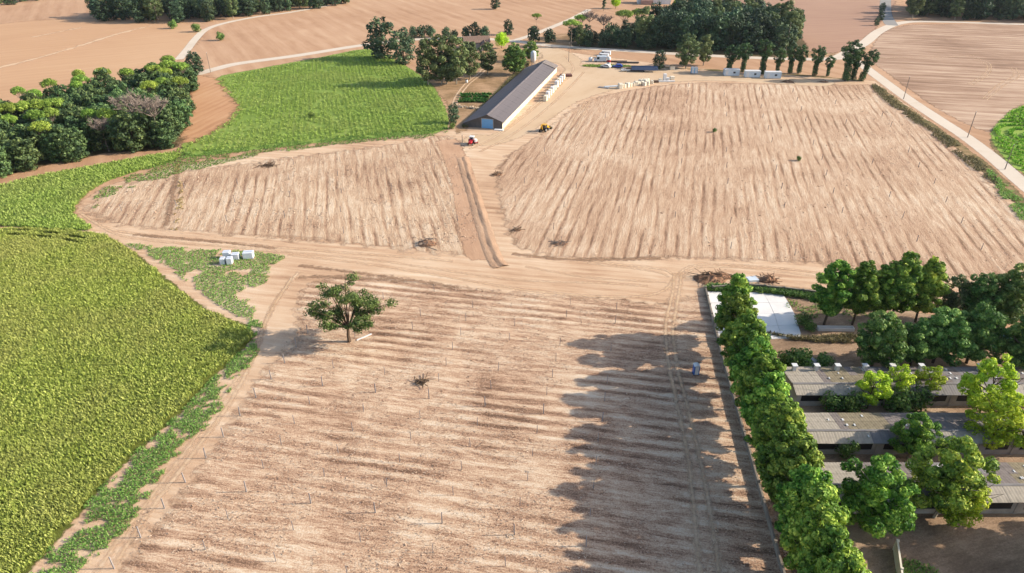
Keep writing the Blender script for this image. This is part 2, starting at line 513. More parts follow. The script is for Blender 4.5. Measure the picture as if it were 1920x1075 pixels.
field('dry_grass', [(1010, 70), (1100, 62), (1300, 70), (1500, 88), (1560, 105), (1300, 101), (1150, 93), (1000, 80)], .010, M_drygrass, 3, 2)
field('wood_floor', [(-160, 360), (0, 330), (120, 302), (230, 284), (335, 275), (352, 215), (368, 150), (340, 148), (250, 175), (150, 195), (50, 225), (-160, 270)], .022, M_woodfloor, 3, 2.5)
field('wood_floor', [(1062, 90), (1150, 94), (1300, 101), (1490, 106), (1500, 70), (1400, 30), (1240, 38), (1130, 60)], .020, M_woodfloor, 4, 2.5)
field('crop_ground', [(345, 268), (400, 242), (445, 196), (400, 150), (480, 130), (600, 108), (690, 92), (740, 112), (800, 150), (826, 185), (838, 242), (740, 256), (560, 272), (345, 296), (336, 284)], .034, M_green2, 1.5, 1.6)
field('bare_patch', [(364, 148), (402, 147), (428, 178), (446, 205), (405, 243), (345, 268), (350, 220)], .040, M_bare, 1.5, 5.0)
big_px = [(-200, 440), (0, 428), (168, 436), (235, 462), (300, 512), (390, 582), (466, 612), (470, 640), (420, 690), (378, 732), (326, 786), (262, 842), (190, 915), (120, 1000), (40, 1090), (-120, 1300), (-200, 1300)]
strip_px = [(-120, 375), (0, 350), (60, 334), (180, 312), (326, 287), (326, 302), (262, 320), (192, 344), (152, 374), (138, 402), (168, 433), (0, 424), (-120, 432)]
field('crop_ground', big_px, .036, M_cropsoil, 1.2, .9)
field('crop_ground', strip_px, .034, M_green2, 1.5, 1.2)
field('pivot_crop_ground', [(2080, 160), (1920, 198), (1882, 220), (1858, 250), (1872, 282), (1920, 326), (2080, 400)], .036, M_pivot, 1.5, 1.0)

# roads and tracks
ribbon('gravel_road', [(366, 140), (410, 128), (450, 119), (560, 104), (680, 85), (770, 75), (870, 71), (960, 77), (1000, 82), (1060, 88), (1200, 97), (1300, 103), (1400, 108), (1500, 111), (1560, 110), (1592, 97), (1622, 80), (1650, 58), (1690, 43), (1750, 41), (1920, 46), (2050, 50)], 5.6, .046, M_road, .5)
ribbon('gravel_road', [(1560, 110), (1600, 112), (1640, 140), (1700, 184), (1760, 224), (1812, 258), (1862, 296), (1920, 346), (2010, 420)], 4.8, .050, M_road, .5)
ribbon('grey_road', [(1672, 48), (1662, 30), (1660, 10), (1662, -15)], 7, .054, M_asph, .6)
ribbon('gravel_track', [(335, 112), (352, 92), (366, 74), (386, 56), (420, 44), (480, 32), (540, 24), (620, 10)], 4.0, .046, M_road, .6)
ribbon('gravel_track', [(962, 77), (1000, 65), (1045, 47), (1075, 34), (1105, 18)], 4.0, .054, M_road, .6)
ribbon('field_margin', [(-60, 148), (0, 127), (60, 112), (150, 86), (220, 64), (285, 48)], 2.2, .040, M_margin, 1.6, .8)
ribbon('field_margin', [(62, 70), (110, 60), (152, 52)], 1.2, .040, M_margin, 1.6, .6)
ribbon('farm_path', [(838, 262), (862, 320), (884, 410), (905, 488)], 6.5, .038, M_brown, 1.0, .4)
for i, (pts, w) in enumerate([
    ([(540, 478), (700, 497), (900, 530), (1000, 546), (1120, 556), (1200, 556), (1245, 545), (1262, 525), (1268, 512)], .7),
    ([(500, 470), (700, 488), (900, 517), (1000, 527), (1130, 531), (1215, 537)], .6),
    ([(985, 500), (1100, 520), (1200, 527), (1250, 530)], .5),
    ([(1085, 485), (1140, 494), (1200, 500), (1245, 506), (1264, 516)], .7),
    ([(1100, 494), (1160, 500), (1230, 510), (1256, 520)], .6),
    ([(1272, 520), (1282, 506), (1310, 497), (1360, 496), (1450, 502), (1560, 516)], .7),
    ([(1280, 522), (1292, 510), (1320, 501), (1370, 501), (1450, 508), (1540, 520)], .6),
    ([(1264, 512), (1262, 545), (1252, 590), (1248, 625), (1255, 690), (1270, 760), (1290, 860), (1303, 980), (1315, 1110)], .7),
    ([(1278, 512), (1274, 545), (1266, 590), (1262, 625), (1270, 690), (1288, 760), (1312, 860), (1335, 980), (1352, 1110)], .7),
    ([(150, 400), (200, 428), (300, 445), (420, 455), (540, 466), (700, 478), (850, 490)], .8),
    ([(170, 412), (220, 440), (300, 453), (420, 462), (520, 472)], .7),
    ([(560, 510), (520, 560), (500, 600), (480, 660), (440, 740), (400, 800), (340, 880), (280, 960), (215, 1060)], .8),
    ([(548, 520), (505, 590), (470, 670), (420, 745), (360, 830), (300, 910), (240, 990), (180, 1075)], .7),
    ([(880, 280), (920, 262), (965, 232), (1010, 196), (1050, 160), (1075, 130), (1060, 105)], .9),
    ([(900, 285), (945, 262), (985, 236), (1030, 200), (1070, 162), (1095, 135)], .9),
    ([(1402, 805), (1385, 720), (1360, 640), (1340, 580)], .5),
    ([(1098, 190), (1080, 220), (1056, 262)], .7),
    ([(1106, 190), (1090, 222), (1070, 262)], .7),
    ]):
    ribbon('wheel_track', pts, w * .7, .056 + .002 * i, M_track, .5)
for i, (pts, w) in enumerate([
    ([(960, 476), (1050, 486), (1150, 487), (1240, 484)], .7),
    ([(560, 520), (640, 520), (760, 528)], .5),
    ([(250, 440), (340, 448), (430, 456), (520, 466)], .5),
    ([(560, 498), (700, 516), (860, 540)], .5),
    ([(338, 268), (335, 296), (328, 345), (318, 395), (311, 424)], .9)]):
    ribbon('damp_soil_strip', pts, w, .094 + .002 * i, M_dark, .8, .2)
ribbon('verge', [(1640, 160), (1700, 205), (1760, 247), (1812, 285), (1862, 328), (1920, 385), (2000, 460)], 3.2, .042, M_verge, .9, .5)
ribbon('verge', [(1860, 262), (1880, 298), (1930, 345), (2000, 402)], 2.0, .044, M_verge, .9, .3)
ribbon('verge', [(340, 288), (440, 276), (560, 262), (700, 250), (838, 236)], 4.0, .044, M_verge, .9, .8)
ribbon('verge', [(1100, 123), (1180, 124), (1300, 130), (1480, 140), (1620, 152)], 2.0, .058, M_verge, .9, .8)
for k, pts in enumerate([[(846, 214), (852, 186), (870, 160), (895, 140), (912, 120), (925, 100)], [(853, 214), (860, 186), (878, 160), (902, 140), (919, 120), (932, 100)]]):
    ribbon('wheel_track', pts, .7, .060 + k * .002, M_track, .42)
# curved wheel marks on the harvested field
for k, pts in enumerate([[(1822, 110), (1850, 122), (1846, 138), (1815, 158)], [(1830, 108), (1857, 121), (1853, 140), (1822, 160)], [(1896, 126), (1900, 142), (1870, 160), (1842, 186)], [(1905, 128), (1910, 144), (1880, 162), (1850, 188)], [(1640, 112), (1680, 108), (1760, 108), (1830, 104)], [(1690, 70), (1760, 74), (1900, 76)]]):
    ribbon('wheel_track', pts, .3, .060 + k * .002, M_track, .42)

# ------------------------------------------------------------------ foliage materials
def leafmat(name, dark, mid, light, trans=.3, objvar=.25, patch=None, k=1 / 1.05):
    n = NT(name, .65, .25)
    v = n.attr('v')
    col = n.ramp(v, [(.05, C(*dark, k=k)), (.5, C(*mid, k=k)), (.95, C(*light, k=k))])
    oi = n.node('ShaderNodeObjectInfo').outputs['Random']
    br = n.math('MULTIPLY_ADD', oi, objvar * 2, 1 - objvar)
    if patch:
        pf = n.noise(n.pos(), patch[0], 3, .6)
        col = n.mix(n.math('MULTIPLY', n.math('SUBTRACT', pf, .42), 5, clamp=True), col, n.mix(.5, col, C(*patch[1], k=k)))
    hs = n.node('ShaderNodeHueSaturation', None, Value=br, Color=col)
    n.set(hs, 'Hue', n.math('MULTIPLY_ADD', n.math('FRACT', n.math('MULTIPLY', oi, 7.31)), .05 * min(objvar * 4, 1), .5 - .025 * min(objvar * 4, 1)))
    n.color(hs.outputs[0])
    tr = n.node('ShaderNodeBsdfTranslucent', None, Color=hs.outputs[0])
    mx = n.node('ShaderNodeMixShader', None, i0=trans)
    n.t.links.new(n.b.outputs[0], mx.inputs[1]); n.t.links.new(tr.outputs[0], mx.inputs[2])
    n.t.links.new(mx.outputs[0], n.out.inputs[0])
    return n.m

L_plane = leafmat('plane_leaves', (50, 80, 26), (106, 142, 48), (184, 200, 84), .26, .25)
L_deep = leafmat('deep_green_leaves', (50, 76, 34), (92, 124, 54), (160, 178, 92), .22, .2)
L_lime = leafmat('lime_leaves', (96, 128, 28), (160, 190, 44), (206, 218, 70), .3, .15)
L_oak = leafmat('holm_oak_leaves', (40, 58, 36), (68, 90, 52), (110, 128, 74), .15, .4)
L_pine = leafmat('stone_pine_needles', (88, 112, 42), (124, 150, 56), (164, 184, 84), .25, .2)
L_farwood = leafmat('far_wood_leaves', (38, 56, 42), (62, 84, 58), (98, 116, 76), .15, .45)
L_euc = leafmat('olive_grey_leaves', (58, 74, 44), (92, 108, 64), (134, 142, 90), .25, .15)
L_lone = leafmat('walnut_leaves', (48, 64, 30), (80, 98, 46), (122, 134, 70), .25, .1)
L_bright = leafmat('bright_yellow_green_leaves', (126, 160, 20), (176, 206, 34), (206, 226, 70), .4, .1)
L_ivy = leafmat('ivy_leaves', (36, 58, 34), (58, 86, 46), (90, 118, 62), .2, .2)
L_weed = leafmat('weed_leaves', (76, 108, 42), (116, 152, 64), (166, 190, 106), .3, .2)
L_crop = leafmat('sorghum_leaves', (94, 112, 44), (144, 160, 68), (194, 200, 112), .3, .1, (.05, (160, 158, 92)))
L_crop2 = leafmat('green_crop_leaves', (122, 150, 62), (150, 178, 82), (174, 194, 104), .3, .1, (.04, (160, 170, 96)))
L_pivot = leafmat('pivot_crop_leaves', (70, 124, 26), (112, 172, 44), (160, 206, 80), .35, .1)
L_dry = leafmat('dry_grass_blades', (130, 112, 66), (176, 150, 100), (208, 184, 136), .3, .1)
L_dryweed = leafmat('dry_olive_weeds', (70, 66, 42), (112, 104, 66), (158, 142, 96), .2, .1)
L_garden = leafmat('garden_leaves', (36, 78, 30), (60, 112, 44), (96, 146, 66), .3, .1)

def barkmat(name, rgb):
    n = NT(name, .9, .1)
    tc = n.node('ShaderNodeTexCoord').outputs['Object']
    f = n.noise(n.mapping(tc, 0, (4, 4, .8)), 2.0, 4, .65)
    c = C(*rgb)
    n.color(n.ramp(f, [(.3, tuple(x * .5 for x in c[:3]) + (1,)), (.7, c)]))
    n.bump(f, .5, .05)
    return n.m
B_brown = barkmat('brown_bark', (120, 98, 80))
B_grey = barkmat('grey_bark', (168, 150, 136))
B_pale = barkmat('pale_plane_bark', (196, 182, 160))
B_dead = barkmat('dead_grey_wood', (172, 154, 142))

# ------------------------------------------------------------------ foliage geometry
def norm(a):
    return a / np.maximum(np.sqrt((a ** 2).sum(-1, keepdims=True)), 1e-6)

def leaf_quads(P, Nn, size, rng, aspect=.62, v=None):
    """rhombic leaf sprays at points P facing roughly Nn"""
    m = len(P)
    r = norm(rng.normal(size=(m, 3)))
    t = norm(np.cross(Nn, r)); b = np.cross(Nn, t)
    s = size * rng.uniform(.6, 1.35, (m, 1))
    V = np.stack([P - t * s * .5, P + b * s * aspect * .5 + Nn * s * .08, P + t * s * .55, P - b * s * aspect * .5 + Nn * s * .08], 1).reshape(-1, 3)
    F = np.arange(m * 4).reshape(m, 4)
    vv = np.repeat(rng.random(m) if v is None else v, 4)
    return V, F, vv

def shell(lobes, n, size, rng, jit=.38, inner=.7):
    """leaves in the outer shells of ellipsoid lobes (cx,cy,cz,rx,ry,rz)"""
    L = np.asarray(lobes, float)
    w = (L[:, 3] * L[:, 4] + L[:, 4] * L[:, 5] + L[:, 3] * L[:, 5]); w /= w.sum()
    k = rng.choice(len(L), n, p=w)
    lv = rng.random(len(L))
    d = norm(rng.normal(size=(n, 3)))
    r = (inner + (1.06 - inner) * rng.random((n, 1)) ** .7)
    P = L[k, :3] + d * r * L[k, 3:]
    Nn = norm(d / L[k, 3:] * L[k, 3:].mean(1, keepdims=True) + jit * rng.normal(size=(n, 3)))
    v = np.clip(.45 * lv[k] + .55 * rng.random(n), 0, 1)
    return leaf_quads(P, Nn, size, rng, v=v)

def lobes_round(R, z0, z1, k, rng, lr=(.3, .48), power=1.0, top=1.0):
    """clumps spread through an egg-shaped crown"""
    out = []
    zc = (z0 + z1) / 2; hz = (z1 - z0) / 2
    for i in range(k):
        u = 1 - 2 * (i + .5) / k
        a = i * 2.39996 + rng.uniform(-.35, .35)
        rr = math.sqrt(max(1 - u * u, 0)) ** power
        q = rng.uniform(.5, .78)
        rad = R * rng.uniform(*lr)
        sx = (1 - (1 - top) * max(u, 0))
        out.append((rr * math.cos(a) * R * q * sx, rr * math.sin(a) * R * q * sx, zc + u * hz * .74, rad, rad, rad * rng.uniform(.75, 1.0)))
    out.append((0, 0, zc, R * .45, R * .45, hz * .6))
    return out

def lobes_clumpy(R, z0, z1, k, rng, lr, top, pw=.8):
    """many small foliage clumps, unevenly spread, reaching past the mean outline"""
    out = []
    bulge = rng.uniform(.78, 1.16, 9)
    for i in range(k):
        u = 1 - 2 * (i + .5) / k
        a = i * 2.39996 + rng.uniform(-.5, .5)
        rr = math.sqrt(max(1 - u * u, 0)) ** pw
        w = bulge[int((a % 6.283) / 6.283 * 9) % 9] * rng.uniform(.55, 1.08)
        sx = 1 - (1 - top) * max(u, 0)
        rad = rng.uniform(*lr) * (1 - .25 * max(u, 0))
        z = (z0 + z1) / 2 + u * (z1 - z0) / 2 * .9 + rng.uniform(-.5, .5)
        q = max(R - rad, .5)
        out.append((rr * math.cos(a) * q * w * sx, rr * math.sin(a) * q * w * sx, z, rad, rad, rad * rng.uniform(.65, .95)))
    return out

def tree_tubes(segs, n=5):
    m = MB()
    for p, q, a, b in segs: m.tube(p, q, a, b, n, cap=False)
    return m

def limb_segs(rng, base, h, r, k, spread, up=(.5, 1.0), start=.35):
    """trunk with limbs that reach out into the crown"""
    segs = []
    x, y = 0, 0
    pts = [Vector((0, 0, base))]
    n = 5
    for i in range(1, n + 1):
        x += rng.uniform(-.18, .18); y += rng.uniform(-.18, .18)
        pts.append(Vector((x, y, base + h * i / n)))
    for i in range(n):
        segs.append((pts[i], pts[i + 1], r * (1 - .16 * i), r * (1 - .16 * (i + 1))))
    for j in range(k):
        a = j * 2.4 + rng.uniform(-.4, .4)
        t = start + (1 - start) * rng.random()
        p = pts[0].lerp(pts[-1], t)
        L = spread * rng.uniform(.5, 1.0)
        u = rng.uniform(*up)
        q = p + Vector((math.cos(a) * L * .55, math.sin(a) * L * .55, L * u * .5))
        e = q + Vector((math.cos(a + .3) * L * .5, math.sin(a + .3) * L * .5, L * u * .7))
        segs.append((p, q, r * .45, r * .3)); segs.append((q, e, r * .3, r * .08))
    return segs

PROTO = {}
def proto(kind, var, crown, trunk, lm, bm, extra=None):
    V, F, v = crown
    cm = np_mesh(kind + '_crown', V, F, {'v': v}); cm.materials.append(lm)
    tm = trunk.mesh(kind + '_trunk', bm)
    PROTO.setdefault(kind, []).append((cm, tm, extra))

def cat3(*parts):
    V = []; F = []; v = []; o = 0
    for a, b, c in parts:
        V.append(a); F.append(b + o); v.append(c); o += len(a)
    return np.vstack(V), np.vstack(F), np.concatenate(v)

# unit: metres, each prototype at its typical size ------------------
for i in range(4):   # tall leafy row trees, crown to the ground
    r = np.random.default_rng(100 + i)
    lb = lobes_clumpy(3.6, 2.4, 13.0, 64, r, (.45, 1.0), .5)
    proto('row_tree', i, cat3(shell(lb, 9500, .42, r, inner=.6), shell(lobes_round(2.3, 3.2, 11.4, 8, r), 1500, .8, r, inner=.3)), tree_tubes(limb_segs(r, 0, 9, .24, 9, 3)), L_plane, B_brown)
for i in range(4):   # broad deep-green yard trees
    r = np.random.default_rng(120 + i)
    lb = lobes_clumpy(5.1, 1.2, 12.5, 64, r, (.6, 1.25), .7)
    proto('yard_tree', i, cat3(shell(lb, 9500, .45, r, inner=.62), shell(lobes_round(3.0, 2.4, 10, 8, r), 900, .9, r, inner=.3)), tree_tubes(limb_segs(r, 0, 8, .28, 9, 3.6)), L_deep, B_brown)
for i in range(3):   # airy yellow-green trees
    r = np.random.default_rng(140 + i)
    lb = lobes_clumpy(4.4, 2.2, 10.6, 34, r, (.7, 1.3), .9)
    proto('lime_tree', i, shell(lb, 5000, .44, r, inner=.6), tree_tubes(limb_segs(r, 0, 7.5, .2, 14, 4.6)), L_lime, B_brown)
for i in range(2):   # plane trees with mixed bright leaves
    r = np.random.default_rng(150 + i)
    lb = lobes_clumpy(5.5, 1.6, 13.3, 66, r, (.6, 1.25), .65)
    proto('plane_tree', i, cat3(shell(lb, 10500, .43, r, inner=.62), shell(lobes_round(3.0, 3, 10.5, 8, r), 900, .9, r, inner=.3)), tree_tubes(limb_segs(r, 0, 8, .26, 9, 3.8)), L_plane, B_pale)
for i in range(5):   # holm oaks of the wood
    r = np.random.default_rng(160 + i)
    lb = lobes_clumpy(3.4, .2, 8.8, 26, r, (.8, 1.4), .8, .55)
    proto('oak', i, shell(lb, 2000, .62, r, inner=.55), tree_tubes(limb_segs(r, 0, 5.5, .2, 4, 2.4)), L_oak, B_brown)
for i in range(4):   # far wood trees
    r = np.random.default_rng(180 + i)
    lb = lobes_clumpy(4.6, .3, 12.8, 34, r, (1.0, 1.8), .8, .5)
    proto('far_tree', i, shell(lb, 1700, .85, r, inner=.55), tree_tubes(limb_segs(r, 0, 8, .25, 4, 3)), L_farwood, B_brown)
for i in range(4):   # umbrella pines
    r = np.random.default_rng(200 + i)
    lb = []
    for j in range(13):
        a = j * 2.4; q = 3.3 * math.sqrt((j + .3) / 13)
        lb.append((q * math.cos(a), q * math.sin(a), 12.2 - q * q * .12 + r.uniform(-.15, .15), r.uniform(1.0, 1.5), r.uniform(1.0, 1.5), r.uniform(.7, 1.05)))
    segs = limb_segs(r, 0, 8.2, .22, 0, 1)
    top = segs[-1][1]
    for (cx, cy, cz, *_) in lb:
        mid = top.lerp(Vector((cx, cy, cz)), .5) + Vector((0, 0, -.5))
        segs.append((top, mid, .1, .06)); segs.append((mid, Vector((cx, cy, cz)), .06, .03))
        for _k in range(5):
            e = Vector((cx, cy, cz)) + Vector((r.uniform(-1.1, 1.1), r.uniform(-1.1, 1.1), r.uniform(-.5, .1)))
            segs.append((mid.lerp(Vector((cx, cy, cz)), .4), e, .035, .015))
    proto('pine', i, shell(lb, 2400, .42, r, inner=.6), tree_tubes(segs, 4), L_pine, B_grey)
for i in range(3):   # tall olive-grey trees by the farmhouse
    r = np.random.default_rng(220 + i)
    lb = lobes_clumpy(4.4, 1.6, 14.8, 32, r, (.9, 1.6), .75)
    proto('eucalyptus', i, shell(lb, 4200, .62, r, inner=.6), tree_tubes(limb_segs(r, 0, 10, .26, 7, 3.6)), L_euc, B_pale)
for i in range(4):   # ivy-clad poplars
    r = np.random.default_rng(240 + i)
    lb = lobes_clumpy(4.6, 6.8, 15.4, 22, r, (.9, 1.6), .9)
    iv = [(r.uniform(-.3, .3), r.uniform(-.3, .3), z, 1.5 - .03 * z + r.uniform(-.35, .35), 1.5 - .03 * z, 1.3) for z in np.arange(1.2, 9.5, 1.1)]
    proto('ivy_poplar', i, cat3(shell(lb, 1700, .7, r, inner=.5), shell(iv, 1500, .55, r, inner=.7)), tree_tubes(limb_segs(r, 0, 12, .3, 6, 3.2, start=.6)), L_ivy, B_brown)
for i in range(3):   # round shrubs
    r = np.random.default_rng(260 + i)
    lb = lobes_round(1.5, .1, 2.6, 8, r, (.4, .6), .9, .9)
    proto('shrub', i, shell(lb, 900, .34, r, inner=.5), tree_tubes(limb_segs(r, 0, 1.4, .06, 5, .9)), L_deep, B_brown)
    proto('dark_shrub', i, shell(lb, 700, .4, r, inner=.5), tree_tubes(limb_segs(r, 0, 1.4, .06, 5, .9)), L_farwood, B_brown)
    lb2 = lobes_round(2.8, 1.0, 6.0, 12, r, (.34, .5), .9, .9)
    proto('bright_tree', i, shell(lb2, 2200, .45, r, inner=.5), tree_tubes(limb_segs(r, 0, 4, .14, 6, 2)), L_bright, B_brown)
    lb3 = lobes_round(1.0, .2, 11.5, 12, r, (.7, .95), .4, .35)
    proto('cypress', i, shell(lb3, 1500, .45, r, inner=.5), tree_tubes(limb_segs(r, 0, 9, .15, 0, 1)), L_farwood, B_brown)
def bare_tree(seed, R, z0, z1):
    r = np.random.default_rng(seed)
    segs = limb_segs(r, 0, z0 + 1.5, .24, 0, 1)
    top = segs[-1][1]; fine = []
    for j in range(9):
        a = j * 2.4; q = R * math.sqrt((j + .5) / 9)
        e = Vector((q * math.cos(a), q * math.sin(a), z1 - q * .25 + r.uniform(-.6, .3)))
        mid = top.lerp(e, .5) + Vector((0, 0, -.3))
        segs += [(top, mid, .13, .08), (mid, e, .08, .03)]
        for k in range(16):
            s = mid.lerp(e, r.uniform(.1, 1))
            d = Vector((r.uniform(-1, 1), r.uniform(-1, 1), r.uniform(-.1, .9)))
            t = s + d * r.uniform(.6, 1.3)
            fine.append((s, t, .06, .03))
            for _ in range(4):
                fine.append((s.lerp(t, r.uniform(.3, 1)), t + Vector((r.uniform(-.6, .6), r.uniform(-.6, .6), r.uniform(-.1, .7))), .045, .02))
    return tree_tubes(segs, 5).mesh('bare_trunk', B_dead), tree_tubes(fine, 3).mesh('bare_crown', B_dead)
BARE = [bare_tree(300 + i, 3.4, 5, 10) for i in range(3)]

def put_tree(kind, x, y, scale, label, cat, group=None, name=None, var=None, zs=1.0, rot=None, tilt=None):
    pr = PROTO[kind]
    i = random.randrange(len(pr)) if var is None else var % len(pr)
    cm, tm, ex = pr[i]
    o = empty(name or 'tree', (x, y, 0), random.uniform(0, 6.28) if rot is None else rot, label, cat, group)
    o.scale = (scale * random.uniform(.94, 1.06), scale * random.uniform(.94, 1.06), scale * zs)
    if tilt: o.rotation_euler = (tilt[0], tilt[1], 0)
    link('trunk', tm, o); link('crown', cm, o)
    return o

def crown_at(px, py, zc):
    return G(px, py, zc)

TREE_H = {'row_tree': 7.0, 'yard_tree': 7.0, 'lime_tree': 6.8, 'plane_tree': 7.2, 'oak': 4.6, 'far_tree': 6.6, 'pine': 12.2, 'eucalyptus': 8.3, 'ivy_poplar': 9.5, 'shrub': 1.4, 'dark_shrub': 1.4, 'bright_tree': 3.6, 'cypress': 6.0}
def tree_px(kind, px, py, scale, label, cat, group=None, zs=1.0, **k):
    """put a tree so that the middle of its crown is seen at a pixel"""
    x, y = G(px, py, TREE_H[kind] * scale * zs)
    return put_tree(kind, x, y, scale, label, cat, group, zs=zs, **k)

# --- the row of trees beside the near vineyard
row = [(1378, 578), (1390, 626), (1408, 676), (1424, 728), (1441, 780), (1461, 834), (1482, 890), (1506, 950), (1532, 1016), (1562, 1090), (1596, 1170)]
ordn = ['first', 'second', 'third', 'fourth', 'fifth', 'sixth', 'seventh', 'eighth', 'ninth', 'tenth', 'eleventh', 'twelfth', 'thirteenth', 'fourteenth', 'fifteenth', 'sixteenth', 'seventeenth']
row = [tuple(p) for p in np.stack([np.interp(np.linspace(0, 10, 17), np.arange(11), [q[k] for q in row]) for k in (0, 1)], 1)]
for i, (a, b) in enumerate(row):
    tree_px('row_tree', a + random.uniform(-5, 5), b + random.uniform(-6, 6), random.uniform(.94, 1.05), 'leafy green tree, %s from the white concrete pad in the row beside the vineyard' % ordn[i], 'tree', 'row of trees beside the near vineyard', name='row_tree', var=i)
# --- trees inside the compound
for kind, a, b, s, lab in [
    ('row_tree', 1562, 545, 1.0, 'leftmost of the tall trees along the far edge of the compound'),
    ('row_tree', 1616, 546, .98, 'second tree from the left along the far edge of the compound'),
    ('row_tree', 1655, 548, .9, 'olive tinted tree third from the left along the far edge of the compound'),
    ('row_tree', 1692, 536, 1.08, 'tallest tree of the group along the far edge of the compound'),
    ('row_tree', 1738, 540, 1.0, 'slender tree fifth from the left along the far edge of the compound'),
    ('eucalyptus', 1788, 556, .66, 'greyish thin crowned tree between the two far groups of the compound'),
    ('yard_tree', 1838, 560, .84, 'broad tree behind the rounded pair in the compound'),
    ('yard_tree', 1900, 552, .98, 'large tree at the far right edge of the compound'),
    ('yard_tree', 1652, 632, .86, 'round dark green tree standing alone beside the yellow green hedge strip'),
    ('yard_tree', 1722, 640, .68, 'dark lower tree between the round tree and the pair'),
    ('yard_tree', 1770, 624, .84, 'left one of the tall rounded pair of trees behind the nearest chimneys'),
    ('yard_tree', 1836, 622, .88, 'right one of the tall rounded pair of trees in the compound'),
    ('yard_tree', 1925, 640, .86, 'shaded dark tree by the parked vehicle at the right edge'),
    ('lime_tree', 1640, 724, .62, 'small yellow green tree in front of the chimney barn'),
    ('lime_tree', 1688, 712, .58, 'pale yellow green tree leaning over the chimney barn roof'),
    ('lime_tree', 1748, 712, .55, 'thin yellow green tree with bare stems by the chimney barn'),
    ('lime_tree', 1860, 716, 1.0, 'large bright yellow green tree between the first two barns'),
    ('lime_tree', 1878, 780, .9, 'bright yellow green tree over the end of the middle barn'),
    ('plane_tree', 1718, 816, .56, 'small leafy tree over the middle barn roof'),
    ('plane_tree', 1644, 925, .84, 'large dark leafy tree in front of the nearest barn, left of two'),
    ('plane_tree', 1784, 896, .92, 'large leafy tree with pale leaning trunk in front of the nearest barn'),
    ('lime_tree', 1812, 930, .72, 'yellowish green tree beside the big leafy tree at the nearest barn'),
    ('lime_tree', 1925, 800, .7, 'yellow green tree at the right edge by the middle barn'),
    ('plane_tree', 2105, 950, 1.0, 'leafy tree added for shade, unseen beyond the right edge beside the nearest barn'),  # this and the next two: out-of-view trees, added to shade the compound ground
    ('plane_tree', 2130, 1060, 1.0, 'leafy tree added for shade, unseen beyond the lower right corner'),
    ('plane_tree', 2240, 1010, 1.0, 'leafy tree added for shade, unseen and farthest beyond the lower right corner'),
    ]:
    tree_px(kind, a, b, s, lab, 'tree', 'trees in the farm compound', name='compound_tree')

# --- holm oak wood with umbrella pines on the left
def scatter(poly, d, rng, jit=.45):
    lo = poly.min(0); hi = poly.max(0)
    gx, gy = np.meshgrid(np.arange(lo[0], hi[0], d), np.arange(lo[1], hi[1], d))
    P = np.stack([gx.ravel(), gy.ravel()], 1)
    P[:, 0] += (np.arange(len(P)) // gx.shape[1] % 2) * d * .5
    P = P + rng.uniform(-jit, jit, P.shape) * d
    return P[inside(P, poly)]

def where(P, p):
    fx = (P[:, 0] < p[0]).mean(); fy = (P[:, 1] < p[1]).mean()
    return ('front edge' if fy < .2 else 'front half' if fy < .45 else 'middle' if fy < .7 else 'back edge') , ('left' if fx < .33 else 'centre' if fx < .67 else 'right')

def wood(px, d, kind, name, place, sc, group, rng, cat='tree', desc='dark evergreen oak'):
    poly = GP(px)
    P = scatter(poly, d, rng)
    for p in P:
        a, b = where(P, p)
        put_tree(kind if kind != 'far_tree' or rng.random() < .8 else 'eucalyptus', p[0], p[1], rng.uniform(*sc), '%s, %s of %s, %s part' % (desc, a, place, b), cat, group, name=name, zs=rng.uniform(.8, 1.12))
    return P
wood([(-60, 352), (0, 334), (60, 320), (120, 307), (230, 289), (334, 280), (352, 230), (364, 160), (340, 158), (250, 182), (150, 202), (50, 232), (-70, 262)], 4.6, 'oak', 'oak_tree', 'the left wood', (.95, 1.25), 'oaks of the left wood', np.random.default_rng(5))
pines = [(313, 107, .8), (313, 117, .9), (338, 120, .85), (307, 131, .85), (284, 122, .8), (334, 148, .9), (303, 149, .85), (278, 155, .8), (235, 131, .7), (190, 131, .8), (145, 134, .6), (148, 144, .75), (141, 154, .55), (90, 152, .8), (32, 166, .6), (62, 171, .65), (95, 188, 1.0), (68, 191, .9), (42, 194, .85), (14, 197, .9), (-8, 200, .9), (64, 211, .8), (92, 206, .7), (12, 220, .75), (165, 207, .6), (196, 208, .85), (73, 232, .85)]
for i, (a, b, s) in enumerate(pines):
    side = 'right' if a > 260 else 'middle' if a > 110 else 'left'
    dep = 'topmost' if b < 125 else 'upper' if b < 160 else 'lower' if b < 215 else 'nearest'
    tree_px('pine', a, b, s * .95, 'umbrella pine with bright flat crown, %s of those on the %s of the left wood' % (dep, side), 'tree', 'umbrella pines of the left wood', name='umbrella_pine', var=i, zs=10.8 / (12.2 * s * .95))
for i, (a, b, s, lab) in enumerate([(240, 190, 1.45, 'bare grey dead tree in the middle of the left wood'), (282, 196, 1.45, 'bare grey dead tree beside its twin on the right of the left wood'), (188, 230, .95, 'fallen looking grey dead tree below two umbrella pines')]):
    x, y = G(a, b, 9 * s)
    o = empty('dead_tree', (x, y, 0), i * 2.1, lab, 'tree', 'dead trees of the left wood'); o.scale = (s, s, s)
    link('trunk', BARE[i][0], o); link('branches', BARE[i][1], o)

